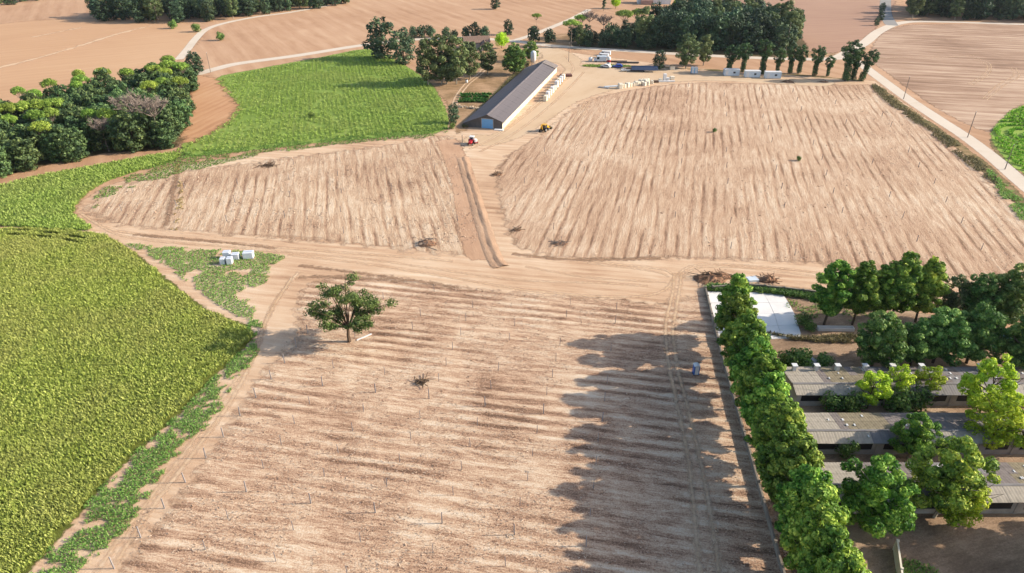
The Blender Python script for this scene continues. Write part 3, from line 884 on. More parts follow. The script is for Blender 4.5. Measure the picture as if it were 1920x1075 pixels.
# --- far woods
r5 = np.random.default_rng(6)
wood([(178, 40), (300, 44), (430, 40), (520, 27), (600, 17), (665, 6), (600, 2), (400, 12), (250, 22), (185, 28)], 8.6, 'far_tree', 'wood_tree', 'the far top left wood', (.9, 1.2), 'trees of the far top left wood', r5, desc='dark green tree')
wood([(-60, 16), (0, 12), (60, 6), (105, -1), (60, -2), (-60, 2)], 9.5, 'far_tree', 'wood_tree', 'the top left corner wood', (.6, .95), 'trees of the top left corner wood', r5, desc='dark green tree')
wood([(1690, 36), (1800, 38), (1960, 42), (1960, 16), (1700, 10)], 9.0, 'far_tree', 'wood_tree', 'the top right wood', (1.0, 1.35), 'trees of the top right wood', r5, desc='dark green tree')
wood([(1215, 92), (1330, 97), (1400, 99), (1478, 101), (1490, 72), (1420, 46), (1340, 36), (1270, 40), (1230, 60)], 7.4, 'far_tree', 'wood_tree', 'the wood behind the white cabins', (.9, 1.35), 'trees of the wood behind the cabins', r5, desc='dark green tree')
wood([(1075, 88), (1130, 91), (1215, 93), (1225, 78), (1150, 78), (1085, 80)], 6.0, 'far_tree', 'wood_tree', 'the roadside thicket', (.6, .8), 'bushes below the tall pines', r5, cat='bush', desc='dark low bush')
for i, (kind, a, b, s, lab, zs) in enumerate([
    ('pine', 1006, 27, .75, 'slim pine with pale trunk beside the branching farm track', 1.0),
    ('pine', 1072, 40, 1.2, 'umbrella pine at the left end of the roadside thicket', .8),
    ('pine', 1090, 30, 1.0, 'umbrella pine leaning over the roadside thicket', .9),
    ('pine', 1172, 22, 1.25, 'wide umbrella pine behind the roadside thicket', .95),
    ('eucalyptus', 1208, 45, 1.3, 'tall olive green tree with forked pale trunk by the road', 1.0),
    ('pine', 1196, 20, 1.1, 'umbrella pine beside the tall forked tree', 1.0),
    ('eucalyptus', 1290, 92, 1.15, 'tall tree with spreading crown right of the single dark roadside tree', .85),
    ('eucalyptus', 1323, 90, .95, 'tall olive tree left of the white cabins', .95),
    ('eucalyptus', 1482, 52, 1.25, 'tall tree with pale straight trunk behind the cabins', 1.0),
    ('far_tree', 1237, 112, .7, 'single dark tree beside the road above the yard', .9),
    ]):
    tree_px(kind, a, b, s, lab, 'tree', None, zs=zs, name='roadside_tree', var=i)
for i, (a, b) in enumerate([(1105, 30), (1132, 36)]):
    x, y = G(a, b, 11)
    o = empty('dead_tree', (x, y, 0), i * 2.1, 'bare grey tree standing in the roadside thicket, %s of two' % ('left' if i == 0 else 'right'), 'tree', 'bare trees of the roadside thicket'); o.scale = (1.35, 1.35, 1.25)
    link('trunk', BARE[i][0], o); link('branches', BARE[i][1], o)
# ivy-clad poplars behind the cabins
for i, (bx, by, s, zs, tl) in enumerate([(1363, 137, .95, .78, (0, .16)), (1392, 135, .8, .95, None), (1428, 139, .95, .95, None), (1456, 139, .7, .95, None), (1480, 138, .75, .95, None), (1497, 138, .75, .98, None), (1527, 142, .78, .98, None), (1551, 143, .58, .9, None), (1584, 152, 1.05, .95, None), (1598, 150, .8, .98, None), (1614, 152, .85, .95, (0, .2))]):
    x, y = G(bx, by)
    put_tree('ivy_poplar', x, y, s, 'ivy covered poplar behind the white cabins, %s from the left in its row' % ordn[i], 'tree', 'ivy covered poplars behind the cabins', name='poplar_tree', var=i, zs=zs, tilt=tl)
# trees round the farmhouse and along the road
for i, (kind, a, b, s, lab, zs) in enumerate([
    ('far_tree', 714, 70, 1.7, 'large dark round tree at the far corner of the green crop', .85),
    ('far_tree', 755, 86, 1.35, 'dark tree in front of the large round tree at the crop corner', .85),
    ('eucalyptus', 800, 110, 1.3, 'tall olive green tree, leftmost of the grove beside the crop', .95),
    ('eucalyptus', 826, 106, 1.35, 'tall olive green tree in the middle of the grove beside the crop', .95),
    ('eucalyptus', 854, 106, 1.35, 'tall olive green tree, right of the grove beside the crop', .95),
    ('eucalyptus', 880, 108, 1.15, 'tall pale tree at the end of the grove beside the farmhouse', .9),
    ('eucalyptus', 836, 122, 1.1, 'lower tree at the front of the grove beside the crop', .8),
    ('eucalyptus', 914, 106, 1.05, 'grey green willowy tree in front of the ruined farmhouse', .85),
    ('bright_tree', 940, 73, 1.25, 'bright yellow green round tree right of the farmhouse', 1.0),
    ('yard_tree', 964, 108, 1.25, 'green round crowned tree in the garden beside the long shed', .8),
    ('yard_tree', 996, 94, .85, 'green tree behind the white silo', .85),
    ('far_tree', 849, 212, .55, 'small dark tree at the corner of the crop near the shed gable', .95),
    ('far_tree', 364, 116, .95, 'grey green tree at the end of the track beside the left wood', .75),
    ('far_tree', 953, 51, .75, 'round dark tree beside the road above the yellow green tree', .8),
    ('far_tree', 890, 56, .75, 'dark tree in the roadside hedge behind the farmhouse', .85),
    ('far_tree', 928, 6, .8, 'single dark tree in the far ploughed field', .7),
    ('bright_tree', 1155, 2, 1.3, 'bright green tree beside the far house at the top', 1.0),
    ('bright_tree', 1272, 4, 1.2, 'yellow green tree right of the far house at the top', 1.0),
    ('cypress', 1133, 2, 1.0, 'slim dark cypress near the far house', 1.0),
    ('far_tree', 1652, 30, .5, 'dark tree at the bend of the grey road', .9),
    ('far_tree', 1645, 40, .4, 'dark bush below the bend of the grey road', .9),
    ('far_tree', 1655, 14, .5, 'tree beside the grey road near the top edge', .9),
    ]):
    tree_px(kind, a, b, s, lab, 'tree', None, zs=zs, name='cypress_tree' if kind == 'cypress' else 'tree', var=i)
for i, (a, b, s) in enumerate([(775, 60, 1.7), (790, 59, 1.8), (805, 58, 1.8), (836, 62, 1.7), (852, 64, 1.3), (875, 60, 1.7), (908, 60, 1.8), (1000, 63, 2.3), (1030, 67, 2.0), (1076, 62, 2.2)]):
    tree_px('dark_shrub', a, b, s, 'dark roadside bush, %s from the left along the far side of the road' % ordn[i], 'bush', 'bushes along the gravel road', zs=1.25, name='bush')
for i, (a, b, s, lab) in enumerate([(323, 46, 1.6, 'small round bush in the far ploughed field below the wood'), (367, 52, 1.6, 'small bush standing beside the pale farm track'), (413, 68, 1.5, 'lone small bush in the ploughed field right of the track'), (584, 215, .7, 'lone dark bush standing in the green crop'), (1545, 676, 1.0, 'bright green bush beside the grey tarpaulin'), (1508, 600, .9, 'green bush at the corner of the white pad'), (1520, 612, .7, 'low green bush beside the white trough'), (1560, 752, 1.1, 'dark bush in the shade left of the small lime trees between the barns'), (1600, 756, 1.2, 'dark bush below the small yellow green tree between the barns'), (1690, 752, 1.4, 'bush between the first and middle barns near the lime trees'), (1722, 748, 1.3, 'bush below the thin yellow green tree'), (1590, 842, 1.0, 'dark bush at the front of the middle barn'), (1500, 672, 1.4, 'dark low bush left of the grey tarpaulin'), (1478, 676, 1.2, 'dark bush between the tree row and the tarpaulin'), (1340, 244, .5, 'dry brown bush in the far right vineyard'), (1498, 297, .5, 'small dark green bush in the middle of the far right vineyard'), (848, 236, .7, 'dry bush at the foot of the small corner tree')]):
    tree_px('shrub', a, b, s, lab, 'bush', name='bush')

# --- the lone tree in the vineyard
def lone_tree():
    r = np.random.default_rng(41)
    x, y = G(655, 641)
    o = empty('lone_tree', (x, y, 0), 0, 'lone spreading green tree with open crown in the near vineyard', 'tree')
    segs = []; lob = []
    fork = Vector((.1, .1, 2.6))
    segs += [(Vector((0, 0, 0)), Vector((-.05, .05, 1.3)), .36, .29), (Vector((-.05, .05, 1.3)), fork, .29, .24)]
    ends = [(-6.2, .5, 5.6), (-4.2, -2.4, 7.6), (-3.2, 2.4, 9.4), (-1.4, -1.0, 11.2), (.4, 1.6, 12.4), (1.8, -2.2, 10.0), (3.4, 1.4, 9.2), (5.2, -1.0, 7.4), (7.0, .6, 7.2), (4.8, 2.6, 5.6), (-2.6, -3.6, 5.2), (1.6, -4.0, 5.6), (2.2, 3.8, 7.4), (-4.6, 3.0, 6.2), (0, .2, 8.6), (-3.4, 0, 5.0), (3.2, -2.4, 4.8)]
    for e in ends:
        e = Vector(e)
        m1 = fork.lerp(e, .45) + Vector((0, 0, .6)); 
        segs += [(fork, m1, .15, .09), (m1, e, .09, .03)]
        for k in range(4):
            s = m1.lerp(e, r.uniform(.15, 1.0))
            q = s + Vector((r.uniform(-1.3, 1.3), r.uniform(-1.3, 1.3), r.uniform(-.5, 1.0)))
            segs.append((s, q, .04, .015))
            rad = r.uniform(.6, 1.25)
            lob.append((q.x, q.y, q.z, rad * 1.15, rad * 1.15, rad * .7))
    tree_tubes(segs, 6).build('trunk', B_brown, o)
    V, F, v = shell(lob, 10500, .34, r, inner=.3)
    link('crown', np_mesh('lone_crown', V, F, {'v': v}), o, L_lone)
lone_tree()

# ------------------------------------------------------------------ crops and weeds (uncountable)
def clumps(P, k, length, width, rng, lean=(.25, .8), hvar=.25, vfun=None):
    """k bent blades at every point"""
    m = len(P)
    a = rng.uniform(0, 2 * math.pi, (m, k))
    L = length * rng.uniform(1 - hvar, 1 + hvar, (m, k)) * rng.uniform(.85, 1.15, (m, 1))
    le = rng.uniform(lean[0], lean[1], (m, k))
    d = np.stack([np.cos(a), np.sin(a)], -1)
    base = P[:, None, :] + rng.normal(0, width * .6, (m, k, 2))
    B = np.concatenate([base, np.full((m, k, 1), .0)], -1)
    hz = L * np.sqrt(np.clip(1 - le ** 2 * .8, .05, 1))
    mid = np.concatenate([base + d * (L * le * .45)[..., None], (hz * .72)[..., None]], -1)
    tip = np.concatenate([base + d * (L * le)[..., None], hz[..., None]], -1)
    tip[..., 2] *= np.where(le > .6, .86, 1)
    sidev = np.concatenate([np.stack([-d[..., 1], d[..., 0]], -1), np.zeros((m, k, 1))], -1) * (width * .5)
    V = np.stack([B, mid + sidev, tip, mid - sidev], 2).reshape(-1, 3)
    F = np.arange(m * k * 4).reshape(-1, 4)
    v = np.repeat(np.clip(.35 * rng.random((m, 1)) + .65 * rng.random((m, k)), 0, 1).ravel(), 4)
    return V, F, v

def stuff(name, data, mat, label, cat):
    V, F, v = data
    V = V.copy(); V[:, 2] += .03
    return tag(link(name, np_mesh(name, V, F, {'v': v}), None, mat), label, cat, kind='stuff')

r7 = np.random.default_rng(77)
bigw = closed_spline(GP([(max(a, -70), min(b, 1130)) for a, b in big_px]), 3)
P = scatter(bigw, .31, r7)
P = P[poly_sdf(P, bigw) > 1.6 * vnoise_(P, 1.8, 8) - .35]
trod = [GP([(-60, 436), (0, 433), (60, 435), (110, 441), (170, 452)]), GP([(-60, 446), (0, 442), (60, 444), (110, 450), (165, 460)])]
dt = np.min([seg_dist(P, L_[i], L_[i + 1]) for L_ in trod for i in range(4)], axis=0)
P = P[dt > .42 + .25 * np.sin(P[:, 0] * .9)]
near = P[:, 1] < 75
stuff('crop_plants', cat3(clumps(P[near], 7, .6, .11, r7), clumps(P[~near], 6, .68, .15, r7)), L_crop, 'dense olive green crop covering the left foreground', 'crop')
stw = closed_spline(GP(strip_px), 3)
P = scatter(stw, .5, r7)
P = P[P[:, 0] > -150]
stuff('crop_plants', clumps(P, 5, .75, .22, r7), L_crop2, 'strip of bright green crop below the left wood', 'crop')
midpx = [(350, 272), (402, 246), (448, 198), (408, 154), (480, 133), (600, 110), (690, 94), (735, 114), (795, 152), (822, 186), (834, 238), (740, 250), (560, 266), (345, 288)]
mw = closed_spline(GP(midpx), 3)
# planted in rows along the left field direction
def rows(poly, ang, dr, dp, rng, gap=.0, jit=.2):
    c = poly.mean(0); u = np.array([math.cos(ang), math.sin(ang)]); w = np.array([-u[1], u[0]])
    R = np.abs(poly - c).max() * 1.6
    a, b = np.meshgrid(np.arange(-R, R, dp), np.arange(-R, R, dr))
    wob = np.interp(b, np.linspace(-R, R, 60), rng.uniform(-.6, .6, 60))
    Q = c + a.ravel()[:, None] * u + (b + .0 * wob).ravel()[:, None] * w
    Q += rng.uniform(-jit, jit, Q.shape)
    Q = Q[inside(Q, poly)]
    return Q[rng.random(len(Q)) > gap]
P = rows(mw, A_LEFT + .02, 1.6, .42, r7, .08, .5)
P = P[vnoise_(P, 2.5, 3) > .22]
fade = np.clip(seg_dist(P, GP([(395, 150)])[0], GP([(420, 245)])[0]) / 22.0, 0, 1)
P = P[r7.random(len(P)) < .25 + .75 * fade]
bare = closed_spline(GP([(355, 150), (402, 147), (424, 178), (440, 205), (400, 240), (345, 262), (345, 220)]), 3)
P = P[~inside(P, bare)]
stuff('crop_plants', clumps(P, 6, .55, .24, r7), L_crop2, 'bright green crop in rows beyond the left vineyard', 'crop')
pw = closed_spline(GP([(2040, 172), (1920, 200), (1884, 222), (1862, 250), (1876, 280), (1920, 322), (2040, 388)]), 3)
c0 = GP([(1960, 262)])[0]
Pp = []
for rad in np.arange(2, 60, 3.4):
    n_ = int(2 * math.pi * rad / .3)
    t_ = np.linspace(0, 2 * math.pi, n_, endpoint=False)
    Pp.append(np.stack([c0[0] + rad * np.cos(t_), c0[1] + rad * 1.2 * np.sin(t_)], 1))
Pp = np.vstack(Pp) + r7.normal(0, .35, (sum(len(q) for q in Pp), 2))
Pp = Pp[inside(Pp, pw)]
stuff('crop_plants', clumps(Pp, 6, .9, .3, r7), L_pivot, 'vivid green crop in curved rows at the right edge', 'crop')

vnoise = vnoise_

def weeds(px, d, thr, length, name, label, mat=L_weed, scale=3.0, k=7, width=.09, spl=True, soft=2.5):
    poly = GP(px)
    if spl: poly = closed_spline(poly, 3)
    P = scatter(poly, d, r7, .6)
    n = .65 * vnoise(P, scale, len(P)) + .35 * vnoise(P, scale * .35, len(P) + 1)
    e = np.clip(poly_sdf(P, poly) / soft, 0, 1) * .25
    P = P[n + e > thr]
    return stuff(name, clumps(P, k, length, width, r7, (.4, .95)), mat, label, 'weeds')
weeds([(466, 606), (492, 606), (494, 640), (470, 690), (440, 725), (405, 790), (345, 850), (300, 900), (255, 975), (190, 1040), (110, 1100), (40, 1100), (120, 1000), (190, 915), (262, 842), (326, 786), (378, 732), (420, 690), (460, 645)], .27, .535, .4, 'weeds', 'green weeds along the right border of the near crop', scale=1.5, k=6)
weeds([(236, 458), (300, 462), (400, 468), (470, 472), (535, 482), (510, 500), (500, 530), (470, 545), (480, 575), (470, 606), (400, 566), (330, 515), (280, 480)], .36, .53, .32, 'weeds', 'patchy green weeds round the wrapped pallets', scale=3.0, width=.12, k=5)
weeds([(330, 290), (440, 276), (560, 264), (700, 250), (838, 236), (850, 250), (780, 262), (700, 266), (560, 282), (450, 300), (330, 330), (260, 350), (200, 372), (180, 395), (176, 372), (210, 344), (262, 322)], .6, .57, .38, 'weeds', 'green weeds along the border between crop and left vineyard', scale=4, width=.2, k=5)
weeds([(1640, 158), (1700, 203), (1760, 245), (1812, 283), (1862, 326), (1862, 345), (1790, 290), (1740, 248), (1680, 206), (1640, 172)], .55, .5, .5, 'weeds', 'dry brownish weeds in the verge beside the right gravel road', L_dryweed, 4, 6, .2)
weeds([(1850, 316), (1890, 350), (1940, 400), (1940, 440), (1890, 385), (1862, 350)], .5, .5, .45, 'weeds', 'green weeds at the near end of the right road verge', L_weed, 4, 6, .18)
weeds([(320, 430), (335, 430), (345, 380), (335, 290), (325, 290), (330, 360)], .5, .62, .35, 'weeds', 'dry weed line crossing the left vineyard', L_dry, 2, 5, .16)
weeds([(1430, 625), (1500, 634), (1600, 630), (1600, 645), (1500, 640)], .3, .3, .7, 'weeds', 'yellow green hedge strip beside the white trough', L_dryweed, 2, 8, .12)
weeds([(1480, 560), (1500, 600), (1600, 605), (1700, 610), (1600, 575)], .5, .55, .4, 'weeds', 'sparse weeds in the shade behind the white pad', L_weed, 3, 6, .12)
weeds([(1330, 538), (1400, 540), (1480, 548), (1560, 556), (1640, 575), (1640, 584), (1540, 566), (1480, 557), (1400, 549), (1332, 547)], .25, .30, .9, 'weeds', 'dark green growth along the bank above the white pad', L_deep, 2, 8, .16)
weeds([(868, 236), (900, 205), (940, 165), (985, 120), (990, 126), (945, 172), (905, 212), (876, 240)], .4, .35, .8, 'weeds', 'dark growth along the shaded side of the long shed', L_dryweed, 3, 7, .2)
weeds([(1100, 122), (1150, 122), (1180, 124), (1180, 127), (1100, 126)], .5, .35, .5, 'weeds', 'green grass strip behind the parked cars in the yard', L_weed, 3, 6, .25)
weeds([(1690, 1050), (1760, 1075), (1700, 1100), (1680, 1090)], .3, .4, .4, 'weeds', 'grass tufts at the foot of the compound wall', L_weed, 2, 7, .1)

# ------------------------------------------------------------------ building materials
M_cream = plain('cream_render', (250, 238, 216), .85, .2, .06, .6)
M_render = plain('grey_render', (196, 186, 176), .9, .2, .14, .7)
M_darkwall = plain('gable_shade_and_beam_grey', (112, 104, 100), .9, .2, .15, .8)  # shed gable's shade put into the colour; a dark beam pile shares it
M_bluedoor = plain('sky_blue_door', (128, 190, 240), .5, .4, .05)
M_fibre = plain('grey_fibre_cement', (150, 144, 142), .85, .2, .12, .5, bump=.2)
M_shedroof = plain('charcoal_grey_sheeting', (116, 108, 110), .8, .25, .12, .5, bump=.2)
M_fibre2 = plain('brown_grey_fibre_cement', (146, 134, 128), .9, .2, .2, .8, bump=.2)
M_fibre3 = plain('pale_fibre_cement', (188, 176, 160), .9, .2, .16, .8, bump=.2)
M_fibre4 = plain('mossy_fibre_cement', (158, 144, 118), .9, .2, .2, .9, bump=.2)
M_dark = plain('dark_opening', (34, 34, 36), .6, .3, .1)
M_tile = plain('old_roof_tile', (150, 122, 106), .9, .2, .25, .9, bump=.3)
M_pinktile = plain('pink_roof_tile', (196, 156, 140), .9, .2, .15, .9)
M_white = plain('white_paint', (244, 242, 240), .5, .4, .05)
M_cabin = plain('pale_blue_white_cabin', (226, 236, 244), .5, .4, .04)
M_lblue = plain('pale_blue_plastic', (150, 200, 236), .45, .4, .05)
M_blue = plain('blue_plastic', (40, 110, 190), .4, .5, .06)
M_carblue = plain('blue_car_paint', (36, 84, 190), .3, .5, .05)
M_slate = plain('blue_grey_paint', (90, 112, 150), .5, .4, .1)
M_red = plain('red_paint', (190, 40, 50), .45, .4, .08)
M_yellow = plain('yellow_machine_paint', (240, 180, 40), .45, .4, .08)
M_rubber = plain('black_rubber', (34, 32, 32), .8, .2, .1)
M_glass = plain('dark_window_glass', (44, 58, 72), .12, .6, .04)
M_steel = plain('galvanised_steel', (188, 190, 192), .45, .5, .1, metallic=.4)
M_post = plain('weathered_grey_post', (168, 160, 158), .8, .3, .12, 3.0)
M_wood = plain('pallet_wood', (206, 170, 126), .85, .2, .18, 2.0)
M_oldwood = plain('old_dark_wood', (112, 88, 74), .9, .2, .2, 1.5)
M_wrap = plain('white_stretch_wrap', (240, 242, 248), .25, .6, .05, 2.5, bump=.3)
M_bag = plain('cream_bulk_bag', (250, 236, 212), .85, .2, .06, 1.5, bump=.3)
M_concrete = plain('white_concrete', (250, 244, 238), .85, .2, .05, .35)
M_wall = plain('dirty_wall_concrete', (150, 138, 124), .9, .2, .2, .8, bump=.3)
M_tarp = plain('grey_tarpaulin', (196, 190, 184), .6, .3, .08, .8)
M_brick = plain('rusty_brown_steel', (130, 84, 70), .8, .3, .2, 1.5)
M_stone = plain('pale_garden_stone', (222, 196, 164), .9, .2, .14, 1.5)

def mk(parent, name, mat, *boxes, smooth=False):
    m = MB()
    for b in boxes: m.box(*b)
    return m.build(name, mat, parent, smooth)

# ------------------------------------------------------------------ long farm shed
x0, y0 = G(914, 241)
shed = empty('farm_shed', (x0, y0, 0), -math.radians(15.2), 'long low farm shed with grey roof, cream side and sky blue gable door', 'shed')
LEN = 84; XR = 5.0; XL = -8.2; ZR = 2.5; ZL = 1.1; ZT = 4.4
m = MB(); m.add([(XL, 0, 0), (XR, 0, 0), (XR, 0, ZR), (0, 0, ZT), (XL, 0, ZL), (XL, .25, 0), (XR, .25, 0), (XR, .25, ZR), (0, .25, ZT), (XL, .25, ZL)], [(0, 1, 2, 3, 4), (9, 8, 7, 6, 5), (0, 5, 6, 1), (1, 6, 7, 2), (2, 7, 8, 3), (3, 8, 9, 4), (4, 9, 5, 0)])
m.build('gable_wall', M_darkwall, shed)
m = MB(); m.add([(XL, LEN - .25, 0), (XR, LEN - .25, 0), (XR, LEN - .25, ZR), (0, LEN - .25, ZT), (XL, LEN - .25, ZL), (XL, LEN, 0), (XR, LEN, 0), (XR, LEN, ZR), (0, LEN, ZT), (XL, LEN, ZL)], [(0, 1, 2, 3, 4), (9, 8, 7, 6, 5), (0, 5, 6, 1), (1, 6, 7, 2), (2, 7, 8, 3), (3, 8, 9, 4), (4, 9, 5, 0)])
m.build('gable_wall', M_darkwall, shed)
mk(shed, 'side_wall', M_cream, (XR - .25, XR - .003, .25, LEN - .25, 0, ZR - .02))
mk(shed, 'side_wall', M_render, (XL + .003, XL + .25, .25, LEN - .25, 0, ZL - .02))
for k in range(14):
    yk = 3 + k * 6.0
    w = mk(shed, 'window', M_cream, (XR - .01, XR + .05, yk - 1.6, yk + 1.6, 1.3, 2.1))
    mk(w, 'pane', M_glass if k % 3 == 0 else M_cream, (XR + .03, XR + .06, yk - 1.5, yk + 1.5, 1.38, 2.02))
    mk(shed, 'pilaster', M_cream, (XR - .002, XR + .12, yk + 2.85, yk + 3.15, 0, ZR - .1))
d = mk(shed, 'door', M_bluedoor, (-1.85, 1.85, -.10, -.003, .05, 3.0))
mk(d, 'handle', M_steel, (1.2, 1.3, -.16, -.10, 1.0, 1.5))
mk(shed, 'door_frame', M_render, (-2.05, -1.86, -.06, -.002, 0, 3.2), (1.86, 2.05, -.06, -.002, 0, 3.2), (-1.85, 1.85, -.06, -.002, 3.01, 3.2))
mk(shed, 'step', M_concrete, (2.6, 5.6, -1.4, -.1, 0, .25))
def sheet_mesh(xa, za, xb, zb, w, t, mat, name):
    m = MB()
    m.add([(xa, 0, za), (xa, w, za), (xb, w, zb), (xb, 0, zb), (xa, 0, za + t), (xa, w, za + t), (xb, w, zb + t), (xb, 0, zb + t)],
          [(0, 1, 2, 3), (7, 6, 5, 4), (0, 4, 5, 1), (1, 5, 6, 2), (2, 6, 7, 3), (3, 7, 4, 0)])
    return m.mesh(name, mat)
PW = 3.02; NP_ = 28
sl = (ZT - ZR) / XR
shR = [sheet_mesh(0.05, ZT, XR + .45, ZR - .45 * sl, PW - .012, .07, M_shedroof, 'roof_sheet') for q in range(1)]
sll = (ZT - ZL) / -XL
shL = sheet_mesh(-.05, ZT, XL - .3, ZL - .3 * sll, PW - .012, .07, M_shedroof, 'roof_sheet')
for k in range(NP_):
    a = link('roof_sheet', shR[0], shed); a.location = (0, -.35 + k * PW, .02 + .012 * (k % 2))
    b = link('roof_sheet', shL, shed); b.location = (0, -.35 + k * PW, .02 + .012 * ((k + 1) % 2))
m = MB(); m.prism([(-.45, ZT - .02), (.45, ZT - .02), (.3, ZT + .16), (0, ZT + .26), (-.3, ZT + .16)], -.4, LEN + .3, 'y'); m.build('ridge_cap', M_shedroof, shed)
m = MB(); m.prism([(-5.2, ZT - 2.05), (0, ZT + .36), (XR + .5, ZR + .2), (XR + .5, ZR + .06), (0, ZT + .13), (-5.2, ZT - 2.3)], LEN - 5.5, LEN + .6, 'y'); m.build('end_hood', M_fibre2, shed)
mk(shed, 'gutter', M_cream, (XR + .38, XR + .54, -.4, LEN - 5.8, ZR - .42, ZR - .26))

# silo beside the shed
x, y = G(1000, 124)
s = empty('feed_silo', (x, y, 0), 0, 'white feed silo with rounded top behind the long shed', 'silo')
m = MB(); m.lathe([(.25, 1.2), (1.2, 2.6), (1.2, 5.6), (.85, 6.2), (.25, 6.5)], 16); m.build('tank', M_white, s, True)
for k in range(4):
    a = math.pi / 4 + k * math.pi / 2
    MB().tube((1.1 * math.cos(a), 1.1 * math.sin(a), 0), (1.1 * math.cos(a), 1.1 * math.sin(a), 2.8), .07, n=6).build('leg', M_steel, s)
mk(s, 'ladder', M_steel, (-.2, -.15, -1.35, -1.3, 1, 6), (.15, .2, -1.35, -1.3, 1, 6), *[(-.15, .15, -1.34, -1.3, 1 + k * .5, 1.05 + k * .5) for k in range(10)])

# ruined farmhouse
x, y = G(893, 90)
fh = empty('farmhouse', (x, y, 0), .18, 'old farmhouse with brown tiled roof and broken gable behind the grove', 'house')
mk(fh, 'wall', M_render, (-6, 6, -4, 4, 0, 3.4))
def roof_slope(parent, x0, x1, ya, za, yb, zb, mat, cols, name='roof_sheet', rows_=1, seed=1, mats=None, gap=.012, t=.06):
    """roof covered by separate sheets between eave (ya,za) and ridge (yb,zb)"""
    r = random.Random(seed); w = (x1 - x0) / cols; cache = {}
    for i in range(cols):
        for j in range(rows_):
            a0 = j / rows_; a1 = (j + 1) / rows_
            mt = mat if mats is None else mats(i, j, r)
            key = (j, mt.name)
            if key not in cache:
                y_0 = ya + (yb - ya) * a0; y_1 = ya + (yb - ya) * a1 + (.0 if j == rows_ - 1 else (yb - ya) * .02)
                z_0 = za + (zb - za) * a0; z_1 = za + (zb - za) * a1 + (.0 if j == rows_ - 1 else (zb - za) * .02)
                lift = -.035 * (j) 
                m = MB(); n = 6
                vs = []
                for q in range(n + 1):
                    xx = (w - gap) * q / n
                    h = .014 if q % 2 else 0
                    vs += [(xx, y_0, z_0 + h + lift), (xx, y_1, z_1 + h + lift)]
                fs = [(2 * q, 2 * q + 2, 2 * q + 3, 2 * q + 1) for q in range(n)]
                k0 = len(vs)
                vs += [(0, y_0, z_0 - t + lift), (0, y_1, z_1 - t + lift), (w - gap, y_1, z_1 - t + lift), (w - gap, y_0, z_0 - t + lift)]
                fs += [(k0, k0 + 1, k0 + 2, k0 + 3)]
                fs += [tuple([k0 + 3, k0] + [2 * q for q in range(n + 1)])]
                m.add(vs, fs)
                cache[key] = m.mesh(name, mt)
            o = link(name, cache[key], parent)
            o.location = (x0 + i * w, 0, r.uniform(-.012, .012))
roof_slope(fh, -6.5, 6.5, -4.6, 3.2, 0, 5.6, M_tile, 11, 'roof_sheet')
roof_slope(fh, -6.5, 6.5, 4.6, 3.2, 0, 5.6, M_tile, 11, 'roof_sheet')
MB().prism([(-4, 3.39), (4, 3.39), (0, 5.5)], -5.95, 5.95).build('attic', M_render, fh)
mk(fh, 'annex', M_render, (1.5, 5.0, -8, -4.003, 0, 2.6))
MB().prism([(1.2, 2.55), (5.3, 2.55), (3.25, 4.2)], -8.3, -3.0, 'y').build('annex_roof', M_tile, fh)
mk(fh, 'opening', M_dark, (2.2, 4.3, -8.06, -8.003, 0, 2.3))
mk(fh, 'window', M_dark, (-4, -3, -4.05, -4.003, 1.2, 2.4))
mk(fh, 'chimney', M_render, (-3.2, -2.5, .2, .9, 4.8, 6.4))

# far house at the top
x, y = G(1222, 6)
h2 = empty('far_house', (x, y, 0), -.1, 'distant low house with pinkish roof and white end at the top', 'house')
mk(h2, 'wall', M_white, (-10, 12, -5, 5, 0, 4.2))
roof_slope(h2, -10.5, 6, -5.6, 4.0, 0, 6.2, M_pinktile, 12)
roof_slope(h2, -10.5, 6, 5.6, 4.0, 0, 6.2, M_pinktile, 12)
mk(h2, 'tower', M_white, (6.01, 12.2, -5.2, 5.2, 0, 7.2))
mk(h2, 'lean_to', M_pinktile, (-8, 0, -9, -5.01, 0, 2.8))
mk(h2, 'window', M_glass, (-5, -3.6, -5.06, -5.003, 3.0, 4.0))

